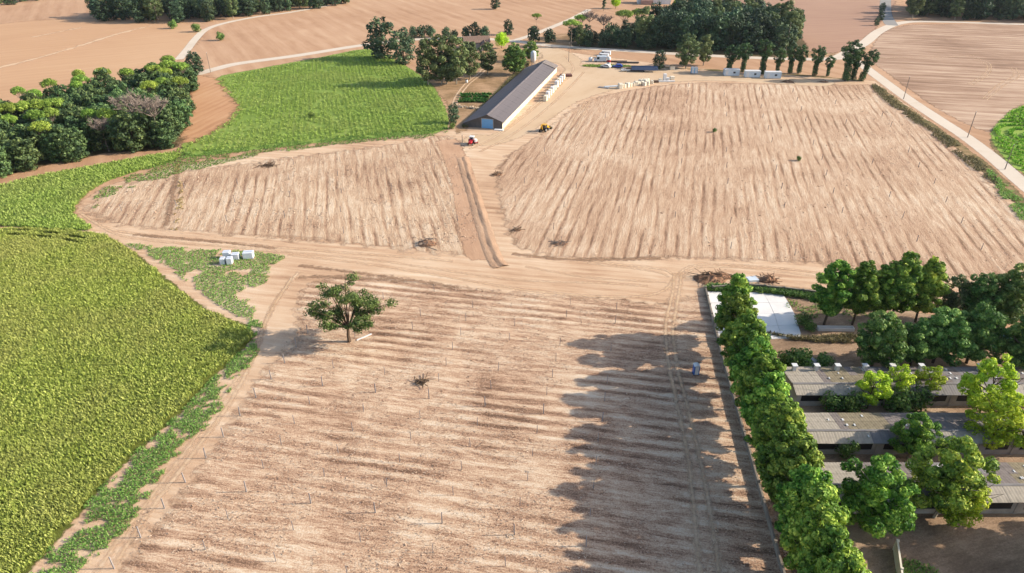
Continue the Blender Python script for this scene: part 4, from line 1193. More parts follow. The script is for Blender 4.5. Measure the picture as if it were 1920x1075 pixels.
# ------------------------------------------------------------------ the three compound barns
def barn(name, pxl, py, f, bk, label, seed, chim=(), length=48):
    """low barn with a short front slope and a long flat back slope; py is where its ridge is seen"""
    ze, zr, zb = 2.45, 2.95, 2.35
    xl, yr = G(pxl, py, zr)
    o = empty(name, (xl, yr, 0), 0, label, 'barn')
    mk(o, 'front_wall', M_render, (.3, length, -f, -f + .2, 0, ze - .1))
    mk(o, 'back_wall', M_render, (.3, length, bk - .2, bk, 0, zb - .1))
    for xa, xb in ((.3, .5), (length - .2, length)):
        MB().prism([(-f + .21, 0), (bk - .21, 0), (bk - .21, zb - .15), (0, zr - .18), (-f + .21, ze - .15)], xa, xb).build('gable_wall', M_render, o)
    def mats(i, j, r):
        blk = (i // 5 * 7 + j // 2 * 3 + seed) % 5
        if i < 4: return M_fibre3
        q = r.random()
        if blk == 0: return M_fibre4 if q < .85 else M_fibre2
        if blk == 1: return M_fibre if q < .85 else M_fibre2
        return M_fibre2 if q < .9 else M_fibre
    def mats2(i, j, r):
        blk = (i // 7 * 5 + seed) % 4
        return M_fibre if blk == 1 and r.random() < .9 else M_fibre3
    sf = (zr - ze) / f
    roof_slope(o, 0, length + .3, -f - .4, ze - .4 * sf, 0, zr, M_fibre2, 40, 'roof_sheet', 1, seed, mats2)
    roof_slope(o, 0, length + .3, bk + .3, zb, 0, zr, M_fibre2, 40, 'roof_sheet', 2, seed + 1, mats)
    m = MB(); m.prism([(-.2, zr + .02), (.2, zr + .02), (0, zr + .1)], -.02, length + .32); m.build('ridge_cap', M_fibre, o)
    rr = random.Random(seed)
    for k in range(int(length / 4.6)):
        xa = 1.0 + k * 4.6
        wdw = mk(o, 'window', M_dark, (xa, xa + 3.0, -f - .02, -f + .0, .9, 1.95))
        mk(wdw, 'sill', M_render, (xa - .05, xa + 3.05, -f - .12, -f - .021, .8, .9))
        mk(o, 'pillar', M_render, (xa + 3.55, xa + 3.95, -f - .1, -f - .003, 0, ze - .28))
    def zback(y): return zr + (zb - zr) * y / bk
    for k, cx in enumerate(chim):
        yc = bk - .8; zc = zback(yc)
        c = mk(o, 'chimney', M_white, (cx - .26, cx + .26, yc - .26, yc + .26, zc - .05, zc + .95))
        mk(c, 'cap', M_white, (cx - .4, cx + .4, yc - .4, yc + .4, zc + .951, zc + 1.1))
    for k in range(30):
        xx = rr.randrange(4, int(length)) + rr.uniform(-.1, .1); yy = rr.choice([bk * .3, bk * .62, bk * .86, -f * .6]); s_ = rr.uniform(.14, .28)
        zz = zback(yy) if yy > 0 else zr + sf * yy
        mk(o, 'skylight', M_white, (xx, xx + s_, yy - .2, yy + .2, zz - .06, zz + .12))
    return o
barn('compound_barn', 1486, 719, 1.6, 4.6, 'farthest low barn with white chimneys along its back edge', 3, chim=(1.6, 5.0, 8.2, 12.4, 16.6, 21.0, 30.0))
barn('compound_barn', 1512, 807, 1.5, 4.0, 'middle low barn with patched grey brown roof', 8)
barn('compound_barn', 1546, 909, 1.9, 4.1, 'nearest low barn, mostly hidden behind two large trees', 12)

# boundary wall along the tree row, and the wall above the pad
def wall_line(name, px, h, t, mat, label, cat='wall', seg=3.0):
    P = spline(GP(px), 8)
    s_ = np.r_[0, np.cumsum(np.sqrt((np.diff(P, axis=0) ** 2).sum(1)))]
    n = max(int(s_[-1] / seg), 1); tt = np.linspace(0, s_[-1], n + 1)
    Q = np.stack([np.interp(tt, s_, P[:, 0]), np.interp(tt, s_, P[:, 1])], 1)
    o = empty(name, (Q[0][0], Q[0][1], 0), 0, label, cat)
    for i in range(n):
        a = Q[i] - Q[0]; b = Q[i + 1] - Q[0]
        L = math.hypot(*(b - a)); ang = math.atan2(b[1] - a[1], b[0] - a[0])
        M = Matrix.Translation((a[0], a[1], 0)) @ Matrix.Rotation(ang, 4, 'Z')
        m = MB(); m.box(.01, L - .01, -t / 2, t / 2, 0, h + .04 * ((i * 7) % 3 - 1), M)
        m.box(.0, .22, -t / 2 - .06, t / 2 + .06, 0, h + .14, M)
        m.build('wall_panel', mat, o)
    return o
wall_line('boundary_wall', [(1322, 545), (1350, 660), (1398, 830), (1440, 980), (1476, 1110)], .8, .25, M_wall, 'dark weathered boundary wall between the tree row and the vineyard')
wall_line('retaining_wall', [(1334, 545), (1400, 541), (1470, 547), (1540, 556)], 1.0, .3, M_wall, 'low wall along the far side of the white concrete pad')
wall_line('yard_wall', [(1676, 1030), (1682, 1075), (1690, 1140)], 1.6, .2, M_cream, 'short pale wall standing at the bottom beside the large tree')

# white concrete pad
padp = [(1326, 548), (1400, 545), (1466, 550), (1486, 580), (1504, 634), (1440, 638), (1350, 642)]
Q = GP(padp); c = Q.mean(0)
pad = empty('concrete_pad', (c[0], c[1], 0), 0, 'white concrete pad behind the tree row', 'pad')
qa = Q - c
nx_ = 4; ny_ = 4
for i in range(nx_):
    for j in range(ny_):
        def bl(u, v):
            Lp = np.array([np.interp(v, [0, 1], [qa[6][0], qa[0][0]]), np.interp(v, [0, 1], [qa[6][1], qa[0][1]])])
            Rp = np.array([np.interp(v, [0, .6, 1], [qa[4][0], qa[3][0], qa[2][0]]), np.interp(v, [0, .6, 1], [qa[4][1], qa[3][1], qa[2][1]])])
            return Lp + (Rp - Lp) * u
        e_ = .0018
        cs = [bl(i / nx_ + e_, j / ny_ + e_), bl((i + 1) / nx_ - e_, j / ny_ + e_), bl((i + 1) / nx_ - e_, (j + 1) / ny_ - e_), bl(i / nx_ + e_, (j + 1) / ny_ - e_)]
        hz = .14 + .006 * ((i * 3 + j * 5) % 4)
        m = MB(); m.add([(p[0], p[1], .02) for p in cs] + [(p[0], p[1], hz) for p in cs], [(3, 2, 1, 0), (4, 5, 6, 7), (0, 1, 5, 4), (1, 2, 6, 5), (2, 3, 7, 6), (3, 0, 4, 7)])
        m.build('slab', M_concrete, pad)
# trough, tarpaulin heap
x, y = G(1566, 619)
t_ = empty('concrete_trough', (x, y, 0), -.02, 'long white concrete trough on the ground right of the white pad', 'trough')
mk(t_, 'side', M_concrete, (-3.0, 3.0, -.45, -.33, 0, .6), (-3.0, 3.0, .33, .45, 0, .6)); mk(t_, 'bottom', M_concrete, (-3.0, 3.0, -.329, .329, 0, .15)); mk(t_, 'end', M_concrete, (-3.1, -3.001, -.45, .45, 0, .6), (3.001, 3.1, -.45, .45, 0, .6))
x, y = G(1517, 688)
m = MB(); r_ = random.Random(2)
ring = [(2.2 * math.cos(a) * r_.uniform(.75, 1.1), 1.5 * math.sin(a) * r_.uniform(.75, 1.1), 0) for a in np.linspace(0, 2 * math.pi, 11)[:-1]]
ring2 = [(a * .55 + .2, b * .55, 1.3 + r_.uniform(-.25, .3)) for a, b, _ in ring]
m.add(ring + ring2 + [(.3, 0, 1.75)], [(i, (i + 1) % 10, 10 + (i + 1) % 10, 10 + i) for i in range(10)] + [(10 + i, 10 + (i + 1) % 10, 20) for i in range(10)])
o = m.build('tarpaulin_heap', M_tarp); o.location = (x, y, 0); tag(o, 'grey tarpaulin draped over a heap behind the chimney barn', 'tarpaulin')

# ------------------------------------------------------------------ vineyard posts
m = MB()
m.box(-.055, .055, -.04, .04, -.2, 1.58, taper=.008); m.box(-.075, -.05, -.02, .02, .6, .65); m.box(.05, .075, -.02, .02, 1.0, 1.05); m.box(-.075, -.05, -.02, .02, 1.4, 1.45); m.add([(-.047, -.032, 1.581), (.047, -.032, 1.581), (.047, .032, 1.581), (-.047, .032, 1.581), (0, 0, 1.63)], [(0, 1, 4), (1, 2, 4), (2, 3, 4), (3, 0, 4)])
post_me = m.mesh('vineyard_post', M_post)
m = MB(); m.box(-.09, .09, -.08, .08, -.2, 1.8, taper=.012); m.add([(-.078, -.068, 1.801), (.078, -.068, 1.801), (.078, .068, 1.801), (-.078, .068, 1.801), (0, 0, 1.88)], [(0, 1, 4), (1, 2, 4), (2, 3, 4), (3, 0, 4)])
post_big = m.mesh('vineyard_end_post', M_post)
def post(x, y, label, group, big=False, s=1.0):
    o = link('vineyard_post', post_big if big else post_me)
    o.location = (x, y, 0); o.rotation_euler = (random.uniform(-.03, .03), random.uniform(-.03, .03), random.uniform(-.2, .2))
    o.scale = (s, s, random.uniform(.95, 1.05))
    tag(o, label, 'post', group)
npoly = GP([(205, 1120), (300, 950), (400, 815), (480, 690), (545, 560), (600, 535), (720, 524), (900, 548), (1050, 560), (1235, 575), (1215, 700), (1190, 1120)])
wb = GP([(150, 1120), (235, 1000), (330, 860), (480, 660), (520, 560)])
O = np.array([-42.1, 63.6]); U = np.array([8.45, -1.62]); Vv = np.array([.87, 4.33])
rp = random.Random(9)
for j in range(-4, 15):
    for i in range(-1, 9):
        p = O + U * i + Vv * j
        if not inside(p[None], npoly)[0] and not (i == 0 and -4 <= j <= 3): continue
        if j > 6 and rp.random() < .35: continue
        where_ = 'near the bottom edge' if j < -1 else 'in the lower half' if j < 5 else 'level with the lone tree' if j < 9 else 'beyond the lone tree'
        colw = ['left', 'left', 'left centre', 'left centre', 'centre', 'centre', 'right', 'right', 'right', 'right'][i + 1]
        post(p[0] + rp.uniform(-.15, .15), p[1] + rp.uniform(-.15, .15), 'thin grey vineyard post %s, %s of the near vineyard' % (where_, colw), 'posts of the near vineyard', big=(j in (0, 5) or i == 0), s=.75)
def far_posts(px, ang, along, across, label, group, seed, keep):
    poly = GP(px); r = random.Random(seed); c = poly.mean(0)
    u = np.array([math.cos(ang), math.sin(ang)]); w = np.array([-u[1], u[0]])
    for i in range(-20, 21):
        for j in range(-20, 21):
            p = c + u * along * i + w * across * j
            if inside(p[None], poly)[0] and r.random() < keep:
                fy = (p[1] - poly[:, 1].min()) / np.ptp(poly[:, 1]); fx = (p[0] - poly[:, 0].min()) / np.ptp(poly[:, 0])
                post(p[0] + r.uniform(-.5, .5), p[1] + r.uniform(-.5, .5), label % ('near' if fy < .33 else 'middle' if fy < .67 else 'far', 'left' if fx < .33 else 'centre' if fx < .67 else 'right'), group)
far_posts([(965, 460), (960, 330), (1090, 200), (1300, 160), (1600, 165), (1860, 370), (1900, 500), (1500, 486), (1200, 480)], A_RIGHT, 12.9, 12.9, 'small dark post in the %s %s part of the far right vineyard', 'posts of the far right vineyard', 4, .8)
far_posts([(200, 400), (240, 352), (500, 310), (830, 266), (880, 440), (700, 450), (400, 430)], A_LEFT, 12.0, 12.9, 'small pale post in the %s %s part of the left vineyard', 'posts of the left vineyard', 5, .8)

# ------------------------------------------------------------------ ditch with spoil banks
Pd = spline(GP([(866, 296), (876, 330), (890, 376), (903, 420), (916, 462), (928, 490), (938, 502)]), 8)
Td = np.gradient(Pd, axis=0); Td /= np.sqrt((Td ** 2).sum(1))[:, None]; Nd = np.stack([Td[:, 1], -Td[:, 0]], 1)
prof = [(-1.5, .05), (-.8, .22), (-.2, .07), (.1, .06), (.6, .36), (1.0, .3), (2.0, .05)]
if Nd[len(Nd) // 2][0] > 0: pass
else: Nd = -Nd
V = []
for k, (a, h) in enumerate(prof):
    jit = RNG.uniform(-.12, .12, len(Pd))
    V.append(np.column_stack([Pd + Nd * (a + jit * .7)[:, None], np.maximum(h + (jit if 0 < k < 6 else 0 * jit), .04)]))
mlen = len(Pd); V = np.vstack(V)
F = np.vstack([np.stack([k * mlen + np.arange(mlen - 1), k * mlen + np.arange(1, mlen), (k + 1) * mlen + np.arange(1, mlen), (k + 1) * mlen + np.arange(mlen - 1)], 1) for k in range(len(prof) - 1)])
M_spoil = soil('dug_spoil', [(.05, C(150, 118, 98)), (.5, C(200, 164, 138)), (.95, C(228, 194, 168))], A_LEFT, 3.0, .0, .3, .4, .3, None, .3, bump=.8)
tag(link('ditch', np_mesh('ditch', V, F), None, M_spoil), kind='structure')

# ------------------------------------------------------------------ small things
def wrapped_pallet(px, py, w, d, h, rz, label, straps=True):
    x, y = G(px, py)
    o = empty('wrapped_pallet', (x, y, 0), rz, label, 'pallet', 'wrapped pallets in the weeds')
    mk(o, 'pallet', M_wood, *[(-w / 2, w / 2, -d / 2 + i * (d - .1) / 4, -d / 2 + i * (d - .1) / 4 + .1, .1, .14) for i in range(5)], *[(-w / 2 + i * (w - .1) / 2, -w / 2 + i * (w - .1) / 2 + .1, -d / 2, d / 2, 0, .099) for i in range(3)])
    MB().rbox(-w / 2 + .02, w / 2 - .02, -d / 2 + .02, d / 2 - .02, .142, h, .07).build('load', M_wrap, o)
    if straps:
        mk(o, 'strap', M_slate, (-w / 2 + .005, w / 2 - .005, -.05, .05, h - .02, h + .01), (-w / 2 + .0, -w / 2 + .019, -.05, .05, .15, h - .08), (w / 2 - .019, w / 2, -.05, .05, .15, h - .08))
    return o
wrapped_pallet(467, 484, 2.1, 1.5, 1.5, .12, 'largest white wrapped pallet, standing alone on the right')
wrapped_pallet(419, 495, 1.05, 1.3, 1.4, .12, 'narrow white wrapped pallet at the front left of the group')
wrapped_pallet(432, 495, 1.15, 1.3, 1.5, .12, 'white wrapped pallet at the front right of the group')
wrapped_pallet(427, 484, 1.5, 1.3, 1.6, .1, 'white wrapped pallet at the back left of the group')
wrapped_pallet(443, 486, 1.5, 1.3, 1.35, .1, 'pale blue strapped pallet at the back right of the group')

def cabin(pxl, pxr, py, label):
    x, y = G((pxl + pxr) / 2, py); w = G(pxr, py)[0] - G(pxl, py)[0]
    o = empty('site_cabin', (x, y + 1.2, 0), -.03, label, 'cabin', 'white site cabins in front of the poplars')
    w2 = w / 2
    mk(o, 'body', M_cabin, (-w2, w2, -1.2, 1.2, .18, 2.5))
    mk(o, 'roof', M_white, (-w2 - .08, w2 + .08, -1.28, 1.28, 2.5, 2.66))
    mk(o, 'window', M_glass, (w2 * .15, w2 * .45, -1.24, -1.203, 1.1, 1.8)); 
    d = mk(o, 'door', M_white, (-w2 * .8, -w2 * .5, -1.24, -1.203, .25, 2.2)); mk(d, 'handle', M_steel, (-w2 * .56, -w2 * .53, -1.29, -1.241, 1.1, 1.2))
    mk(o, 'skid', M_steel, (-w2 + .1, w2 - .1, -1.1, -.9, .03, .18), (-w2 + .1, w2 - .1, .9, 1.1, .03, .18))
    for k in range(9): mk(o, 'rib', M_cabin, (-w2 + (k + .5) * w / 9 - .03, -w2 + (k + .5) * w / 9 + .03, -1.222, -1.203, .2, .9))
cabin(1358, 1386, 143, 'leftmost of the three white site cabins in front of the poplars')
cabin(1397, 1425, 146, 'middle of the three white site cabins in front of the poplars')
cabin(1435, 1464, 148, 'rightmost of the three white site cabins in front of the poplars')

def toilet(x, y, rz, label, mat, s=1.0):
    o = empty('portable_toilet', (x, y, 0), rz, label, 'toilet'); o.scale = (s, s, s)
    mk(o, 'base', M_rubber, (-.58, .58, -.58, .58, .02, .14))
    m = MB()
    for sx in (-1, 1):
        m.box(min(sx * .55, sx * .5), max(sx * .55, sx * .5), -.549, .55, .14, 2.1)
    m.box(-.499, .499, .5, .549, .14, 2.1); m.build('walls', mat, o)
    d = mk(o, 'door', M_white, (-.36, .36, -.55, -.5, .16, 2.0)); mk(d, 'handle', M_rubber, (.24, .3, -.6, -.551, 1.0, 1.12))
    mk(o, 'door_frame', mat, (-.499, -.37, -.548, -.5, .14, 2.1), (.37, .499, -.548, -.5, .14, 2.1), (-.369, .369, -.548, -.5, 2.01, 2.1))
    m = MB(); m.prism([(-.6, 2.101), (.6, 2.101), (.5, 2.25), (0, 2.36), (-.5, 2.25)], -.6, .6, 'y'); m.build('roof', M_white, o)
    MB().tube((.42, .42, 2.2), (.42, .42, 2.6), .05).build('vent_pipe', M_rubber, o)
x, y = G(1304, 701)
toilet(x, y, .05, 'blue portable toilet with white top standing in the tree shade', M_blue, .8)
for k, a in enumerate((1298, 1304)):
    x, y = G(a, 138); toilet(x, y, 0, '%s of two pale blue portable toilets left of the cabins' % ('left', 'right')[k], M_lblue, 1.15)

# vehicles ---------------------------------------------------------
def wheel(o, x, y, r, w, name='wheel'):
    M = Matrix.Translation((x, y, r + .04)) @ Matrix.Rotation(math.pi / 2, 4, 'Y')
    m = MB(); m.lathe([(r * .55, -w / 2), (r * .95, -w / 2), (r, -w * .3), (r, w * .3), (r * .95, w / 2), (r * .55, w / 2)], 14, M)
    wo_ = m.build(name, M_rubber, o)
    m = MB(); m.lathe([(r * .5, -w * .52), (r * .52, w * .52)], 10, M); m.build('rim', M_steel, wo_)
def van(px, py, rz, label, mat, L=5.2, W=2.0, Hh=2.3, car=False, group=None):
    x, y = G(px, py)
    o = empty('parked_car' if car else 'parked_van', (x, y, 0), rz, label, 'car' if car else 'van', group)
    h = Hh
    if car: pr = [(-L / 2, .35), (L / 2, .35), (L / 2, .75), (L * .3, .95), (L * .12, h), (-L * .32, h), (-L * .46, .95), (-L / 2, .85)]
    else: pr = [(-L / 2, .4), (L / 2, .4), (L / 2, .95), (L * .38, 1.15), (L * .26, h), (-L / 2, h)]
    MB().prism(pr, -W / 2, W / 2).build('body', mat, o)
    if car:
        mk(o, 'side_window', M_glass, (-W / 2 - .01, -W / 2 - .002, -L * .3, L * .12, 1.0, h - .15), (W / 2 + .002, W / 2 + .01, -L * .3, L * .12, 1.0, h - .15))
        a, b = (L * .29, .985), (L * .135, h - .04)
    else:
        mk(o, 'side_window', M_glass, (-W / 2 - .01, -W / 2 - .002, L * .06, L * .26, 1.25, h - .3), (W / 2 + .002, W / 2 + .01, L * .06, L * .26, 1.25, h - .3))
        a, b = (L * .372, 1.2), (L * .272, h - .06)
    MB().add([(-W * .43, a[0] + .02, a[1]), (W * .43, a[0] + .02, a[1]), (W * .43, b[0] + .02, b[1]), (-W * .43, b[0] + .02, b[1])], [(0, 1, 2, 3)]).build('windscreen', M_glass, o)
    for sx in (-1, 1):
        for sy in (-.32, .32): wheel(o, sx * (W / 2 - .08), sy * L, .34, .22)
        mk(o, 'headlight', M_steel, (sx * W * .36 - .15, sx * W * .36 + .15, L / 2 + .001, L / 2 + .03, .62, .78))
    return o
van(1125, 116, 1.45, 'grey white van at the front of the parked group in the yard', M_cabin, 5.6, 2.1, 2.5, group='vans parked in the yard')
van(1130, 109, 1.2, 'white van parked in the middle of the yard group', M_white, 5.2, 2.0, 2.0, group='vans parked in the yard')
van(1134, 104, 1.2, 'white van parked farthest back in the yard group', M_white, 5.2, 2.0, 2.0, group='vans parked in the yard')
van(1136, 127, 1.0, 'white car parked below the red and white tank', M_white, 4.4, 1.8, 1.5, True)
van(1158, 127, 1.4, 'bright blue car parked right of the white car', M_carblue, 4.2, 1.8, 1.5, True)
van(1886, 634, .4, 'pale blue car half hidden in shade at the right edge', M_lblue, 4.4, 1.8, 1.5, True)
# red and white tank
x, y = G(1141, 122)
o = empty('fuel_tank', (x, y, 0), 0, 'upright red and white banded tank beside the white car', 'tank')
MB().lathe([(.75, .3), (.8, .5), (.8, 1.2)], 14).build('base_band', M_white, o); MB().lathe([(.82, 1.201), (.82, 2.2)], 14).build('red_band', M_red, o); MB().lathe([(.8, 2.201), (.8, 3.0), (.55, 3.5), (.2, 3.7)], 14).build('top', M_white, o)
for k in range(3): MB().tube((.6 * math.cos(k * 2.1), .6 * math.sin(k * 2.1), 0), (.6 * math.cos(k * 2.1), .6 * math.sin(k * 2.1), .5), .06, n=6).build('leg', M_steel, o)
x, y = G(1107, 115)
o = empty('water_tank', (x, y, 0), 0, 'small white round tank left of the parked vans', 'tank'); MB().lathe([(.8, .05), (.9, .3), (.9, 1.4), (.6, 1.7), (.25, 1.75)], 14).build('body', M_white, o, True); MB().lathe([(.24, 1.751), (.24, 1.9)], 10).build('lid', M_rubber, o)
def trailer(px, py, rz, L, W, mat, label, bed=.8, sides=.5):
    x, y = G(px, py); o = empty('flatbed_trailer', (x, y, 0), rz, label, 'trailer')
    mk(o, 'bed', mat, (-L / 2, L / 2, -W / 2, W / 2, bed, bed + .12)); mk(o, 'side_board', mat, (-L / 2, L / 2, -W / 2, -W / 2 + .05, bed + .121, bed + sides), (-L / 2, L / 2, W / 2 - .05, W / 2, bed + .121, bed + sides)); mk(o, 'drawbar', M_steel, (L / 2, L / 2 + 1.4, -.06, .06, bed - .1, bed + .02))
    for sy in (-1, 1):
        M = Matrix.Translation((-.4, sy * (W / 2 - .12), .38)) @ Matrix.Rotation(math.pi / 2, 4, 'X'); m = MB(); m.lathe([(.2, -.11), (.34, -.1), (.34, .1), (.2, .11)], 12, M); m.build('wheel', M_rubber, o)
trailer(1208, 135, -.05, 11, 2.4, M_slate, 'long blue grey trailer at the edge of the tree shade in the yard', .9, 1.3)
trailer(1173, 134, .1, 3.6, 1.8, M_white, 'small white trailer right of the blue car', .5, .5)
def timber(px, py, rz, L, W, Hh, mat, label, name='timber_stack', cat='timber', n=5, lay=3):
    x, y = G(px, py); o = empty(name, (x, y, 0), rz, label, cat); r = random.Random(int(px * 7))
    for j in range(lay):
        for i in range(n):
            w = W / n; l = L * r.uniform(.88, 1); dz = Hh / lay
            mk(o, 'board', mat, (-l / 2, l / 2, -W / 2 + i * w + .02, -W / 2 + (i + 1) * w - .02, j * dz + .04, (j + 1) * dz + r.uniform(-.01, .0)))
timber(1190, 133, 0, 8, 2.2, 1.2, M_oldwood, 'dark brown timber stack between the white and the grey trailer')
timber(1155, 117, -.05, 10, 1.0, .7, M_oldwood, 'dark beams lying behind the blue car, left pile')
timber(1177, 119, -.05, 10, 1.0, .7, M_darkwall, 'dark beams lying behind the white trailer, right pile')
timber(1061, 143, .05, 5.0, 3.2, .7, M_brick, 'rusty brown steel plates beside the far end of the shed')
timber(1053, 147, 1.2, 3.0, 1.0, .6, M_slate, 'blue grey panels leaning near the rusty plates')
timber(1148, 163, .25, 7.0, .9, .4, M_cabin, 'pale grey pipes lying at the left end of the bag row', n=3, lay=2)
timber(1132, 165, -.5, 4.5, 1.6, .25, M_fibre, 'flat grey panels lying beside the pale pipes', n=3, lay=1)
timber(1243, 154, .1, 10, .8, .5, M_white, 'white beams lying at the right end of the bag row', n=3, lay=2)
timber(1228, 155, .1, 3, 1.4, .7, M_oldwood, 'brown pallet stack between bags and white beams', n=4, lay=4)

timber(683, 633, .72, 3.0, .3, .16, M_white, 'white pipes lying on the ground beside the lone tree', name='pipe_bundle', cat='pipes', n=2, lay=1)
timber(1410, 526, .2, 2.2, 1.6, .5, M_cabin, 'pale boards lying near the earth pile above the white pad', n=3, lay=1)
# bulk bags and crates in the yard
bagm = MB().rbox(-.55, .55, -.55, .55, .02, 1.15, .16).mesh('bag_body', M_bag)
loop = MB(); 
for sx in (-1, 1):
    for sy in (-1, 1): loop.tube((sx * .4, sy * .4, 1.1), (sx * .3, sy * .3, 1.4), .04, n=5)
loopm = loop.mesh('bag_loops', M_bag)
bags = [(1163, 166, 1.7)] + [(1171 + i * 5.4, 164.5 - i * 1.0, 1.15 + .35 * (i % 3 == 1)) for i in range(8)] + [(1200 + i * 4.5, 156 - i * .5, 1.3) for i in range(4)] + [(1208, 161, 1.2), (1214, 160, 1.3), (1222, 157, 1.1)]
for i, (a, b, s) in enumerate(bags):
    x, y = G(a, b); o = empty('bulk_bag', (x, y, 0), .2 + i * .3, 'first cream bulk bag, the tall white one at the left end' if i == 0 else 'cream bulk bag in the %s of the row at the yard edge' % ('left half' if i < 5 else 'middle' if i < 9 else 'rear line' if i < 13 else 'right end'), 'bag', 'bulk bags along the yard edge')
    o.scale = (s, s, s); link('body', bagm, o); link('loops', loopm, o)
for i, (a, b, w, h, mt) in enumerate([(1246, 151, 1.2, 2.6, M_white), (1252, 151, 1.0, 1.1, M_white), (1260, 149, 1.7, 1.2, M_bag), (1238, 152, 1.2, .9, M_bag)]):
    x, y = G(a, b); o = empty('crate', (x, y, 0), .1, ['tall white crate near the right end of the bag row', 'small white crate right of the tall one', 'wide cream crate at the right end of the bag row', 'low cream crate left of the tall white one'][i], 'crate')
    MB().rbox(-w / 2, w / 2, -w / 2, w / 2, .12, h, .04).build('box', mt, o); mk(o, 'runner', M_wood, (-w / 2, -w / 2 + .12, -w / 2, w / 2, 0, .119), (w / 2 - .12, w / 2, -w / 2, w / 2, 0, .119))
for i in range(9):
    u = i / 8
    a = 1023 + u * 33; b = 189 - u * 40
    x, y = G(a, b)
    o = empty('panel_crate', (x, y, 0), -.27, '%s crate of %s panels in the line beside the long shed' % (ordn[i], 'white' if i % 2 else 'wooden'), 'crate', 'crates beside the long shed')
    h = [1.9, 2.4, 2.2, 2.3, 1.6, 2.5, 2.4, 2.2, 2.0][i]
    MB().rbox(-.6, .6, -1.3, 1.3, .12, h, .05).build('load', [M_bag, M_white][i % 2], o); mk(o, 'runner', M_wood, (-.6, -.45, -1.3, 1.3, 0, .119), (.45, .6, -1.3, 1.3, 0, .119)); mk(o, 'batten', M_wood, (-.63, .63, -1.0, -.9, .2, h + .02), (-.63, .63, .9, 1.0, .2, h + .02))
x, y = G(1260, 131)
o = empty('site_crate', (x, y, 0), .1, 'beige crate with boards in the tree shade left of the toilets', 'crate'); mk(o, 'box', M_bag, (-1, 1, -.7, .7, .1, 1.6)); mk(o, 'lid', M_wood, (-1.05, 1.05, -.75, .75, 1.601, 1.7)); mk(o, 'plank', M_bag, (.8, 3.0, -1.4, -1.0, .02, .2))

# backhoe
x, y = G(1021, 246)
o = empty('backhoe', (x, y, 0), -.55, 'yellow and black backhoe loader parked in front of the long shed', 'digger'); o.scale = (.88, .88, .88)
for sx in (-1, 1):
    wheel(o, sx * .95, -.9, .72, .45); wheel(o, sx * .85, 1.5, .5, .36)
mk(o, 'chassis', M_rubber, (-.5, .5, -1.6, 2.2, .6, 1.0)); MB().prism([(.4, 1.001), (2.4, 1.001), (2.4, 1.6), (.4, 1.75)], -.5, .5).build('bonnet', M_yellow, o)
cab = mk(o, 'cab', M_glass, (-.75, .75, -1.1, .39, 1.001, 2.5)); mk(cab, 'roof', M_yellow, (-.85, .85, -1.2, .5, 2.501, 2.65)); mk(cab, 'post', M_rubber, *[(a, a + .1, b, b + .1, 1.002, 2.5) for a in (-.78, .68) for b in (-1.13, .32)])
MB().tube((0, -1.7, 1.0), (0, -2.3, 3.0), .18, .14, 6).tube((0, -2.3, 3.0), (0, -3.4, 1.6), .14, .1, 6).build('boom', M_yellow, o)
MB().prism([(-3.8, .5), (-3.1, .6), (-3.1, 1.4), (-3.5, 1.5)], -.35, .35).build('bucket', M_rubber, o)
MB().tube((-.7, 1.0, 1.2), (-.7, 3.0, .7), .1, n=6).tube((.7, 1.0, 1.2), (.7, 3.0, .7), .1, n=6).build('loader_arm', M_yellow, o)
MB().prism([(3.0, .12), (3.9, .1), (3.7, .5), (3.1, 1.0)], -1.15, 1.15).build('loader_bucket', M_rubber, o)
# tractor
x, y = G(884, 271)
o = empty('tractor', (x, y, 0), 2.9, 'small red tractor with white cab roof before the shed gable', 'tractor'); o.scale = (.95, .95, .95)
for sx in (-1, 1):
    wheel(o, sx * .8, -.7, .75, .4); wheel(o, sx * .7, 1.2, .45, .28)
MB().prism([(-.2, .7), (1.9, .7), (1.9, 1.35), (-.2, 1.5)], -.42, .42).build('bonnet', M_red, o); mk(o, 'mudguard', M_red, (-1.0, -.55, -1.4, .0, 1.3, 1.6), (.55, 1.0, -1.4, .0, 1.3, 1.6))
c_ = mk(o, 'cab', M_glass, (-.54, .54, -1.2, -.21, 1.0, 2.3)); mk(c_, 'roof', M_white, (-.75, .75, -1.4, .1, 2.301, 2.5)); mk(c_, 'post', M_white, *[(a, a + .08, b, b + .08, 1.0, 2.3) for a in (-.57, .49) for b in (-1.23, -.26)])
x, y = G(891, 270)
o = empty('sprayer_tank', (x, y, 0), .3, 'small white sprayer tank on a red frame beside the tractor', 'sprayer'); MB().rbox(-.6, .6, -.45, .45, .7, 1.6, .2).build('tank', M_white, o); mk(o, 'frame', M_red, (-.8, .8, -.5, .5, .45, .65)); wheel(o, -.72, 0, .35, .16); wheel(o, .72, 0, .35, .16)
# person-sized white barrel on the garden track
x, y = G(875, 156)
o = empty('water_barrel', (x, y, 0), 0, 'white barrel with dark lid standing on the garden track', 'barrel'); MB().lathe([(.42, .02), (.5, .4), (.5, 1.0), (.42, 1.3)], 12).build('drum', M_white, o, True); MB().lathe([(.44, 1.301), (.4, 1.5), (.1, 1.6)], 12).build('lid', M_rubber, o)
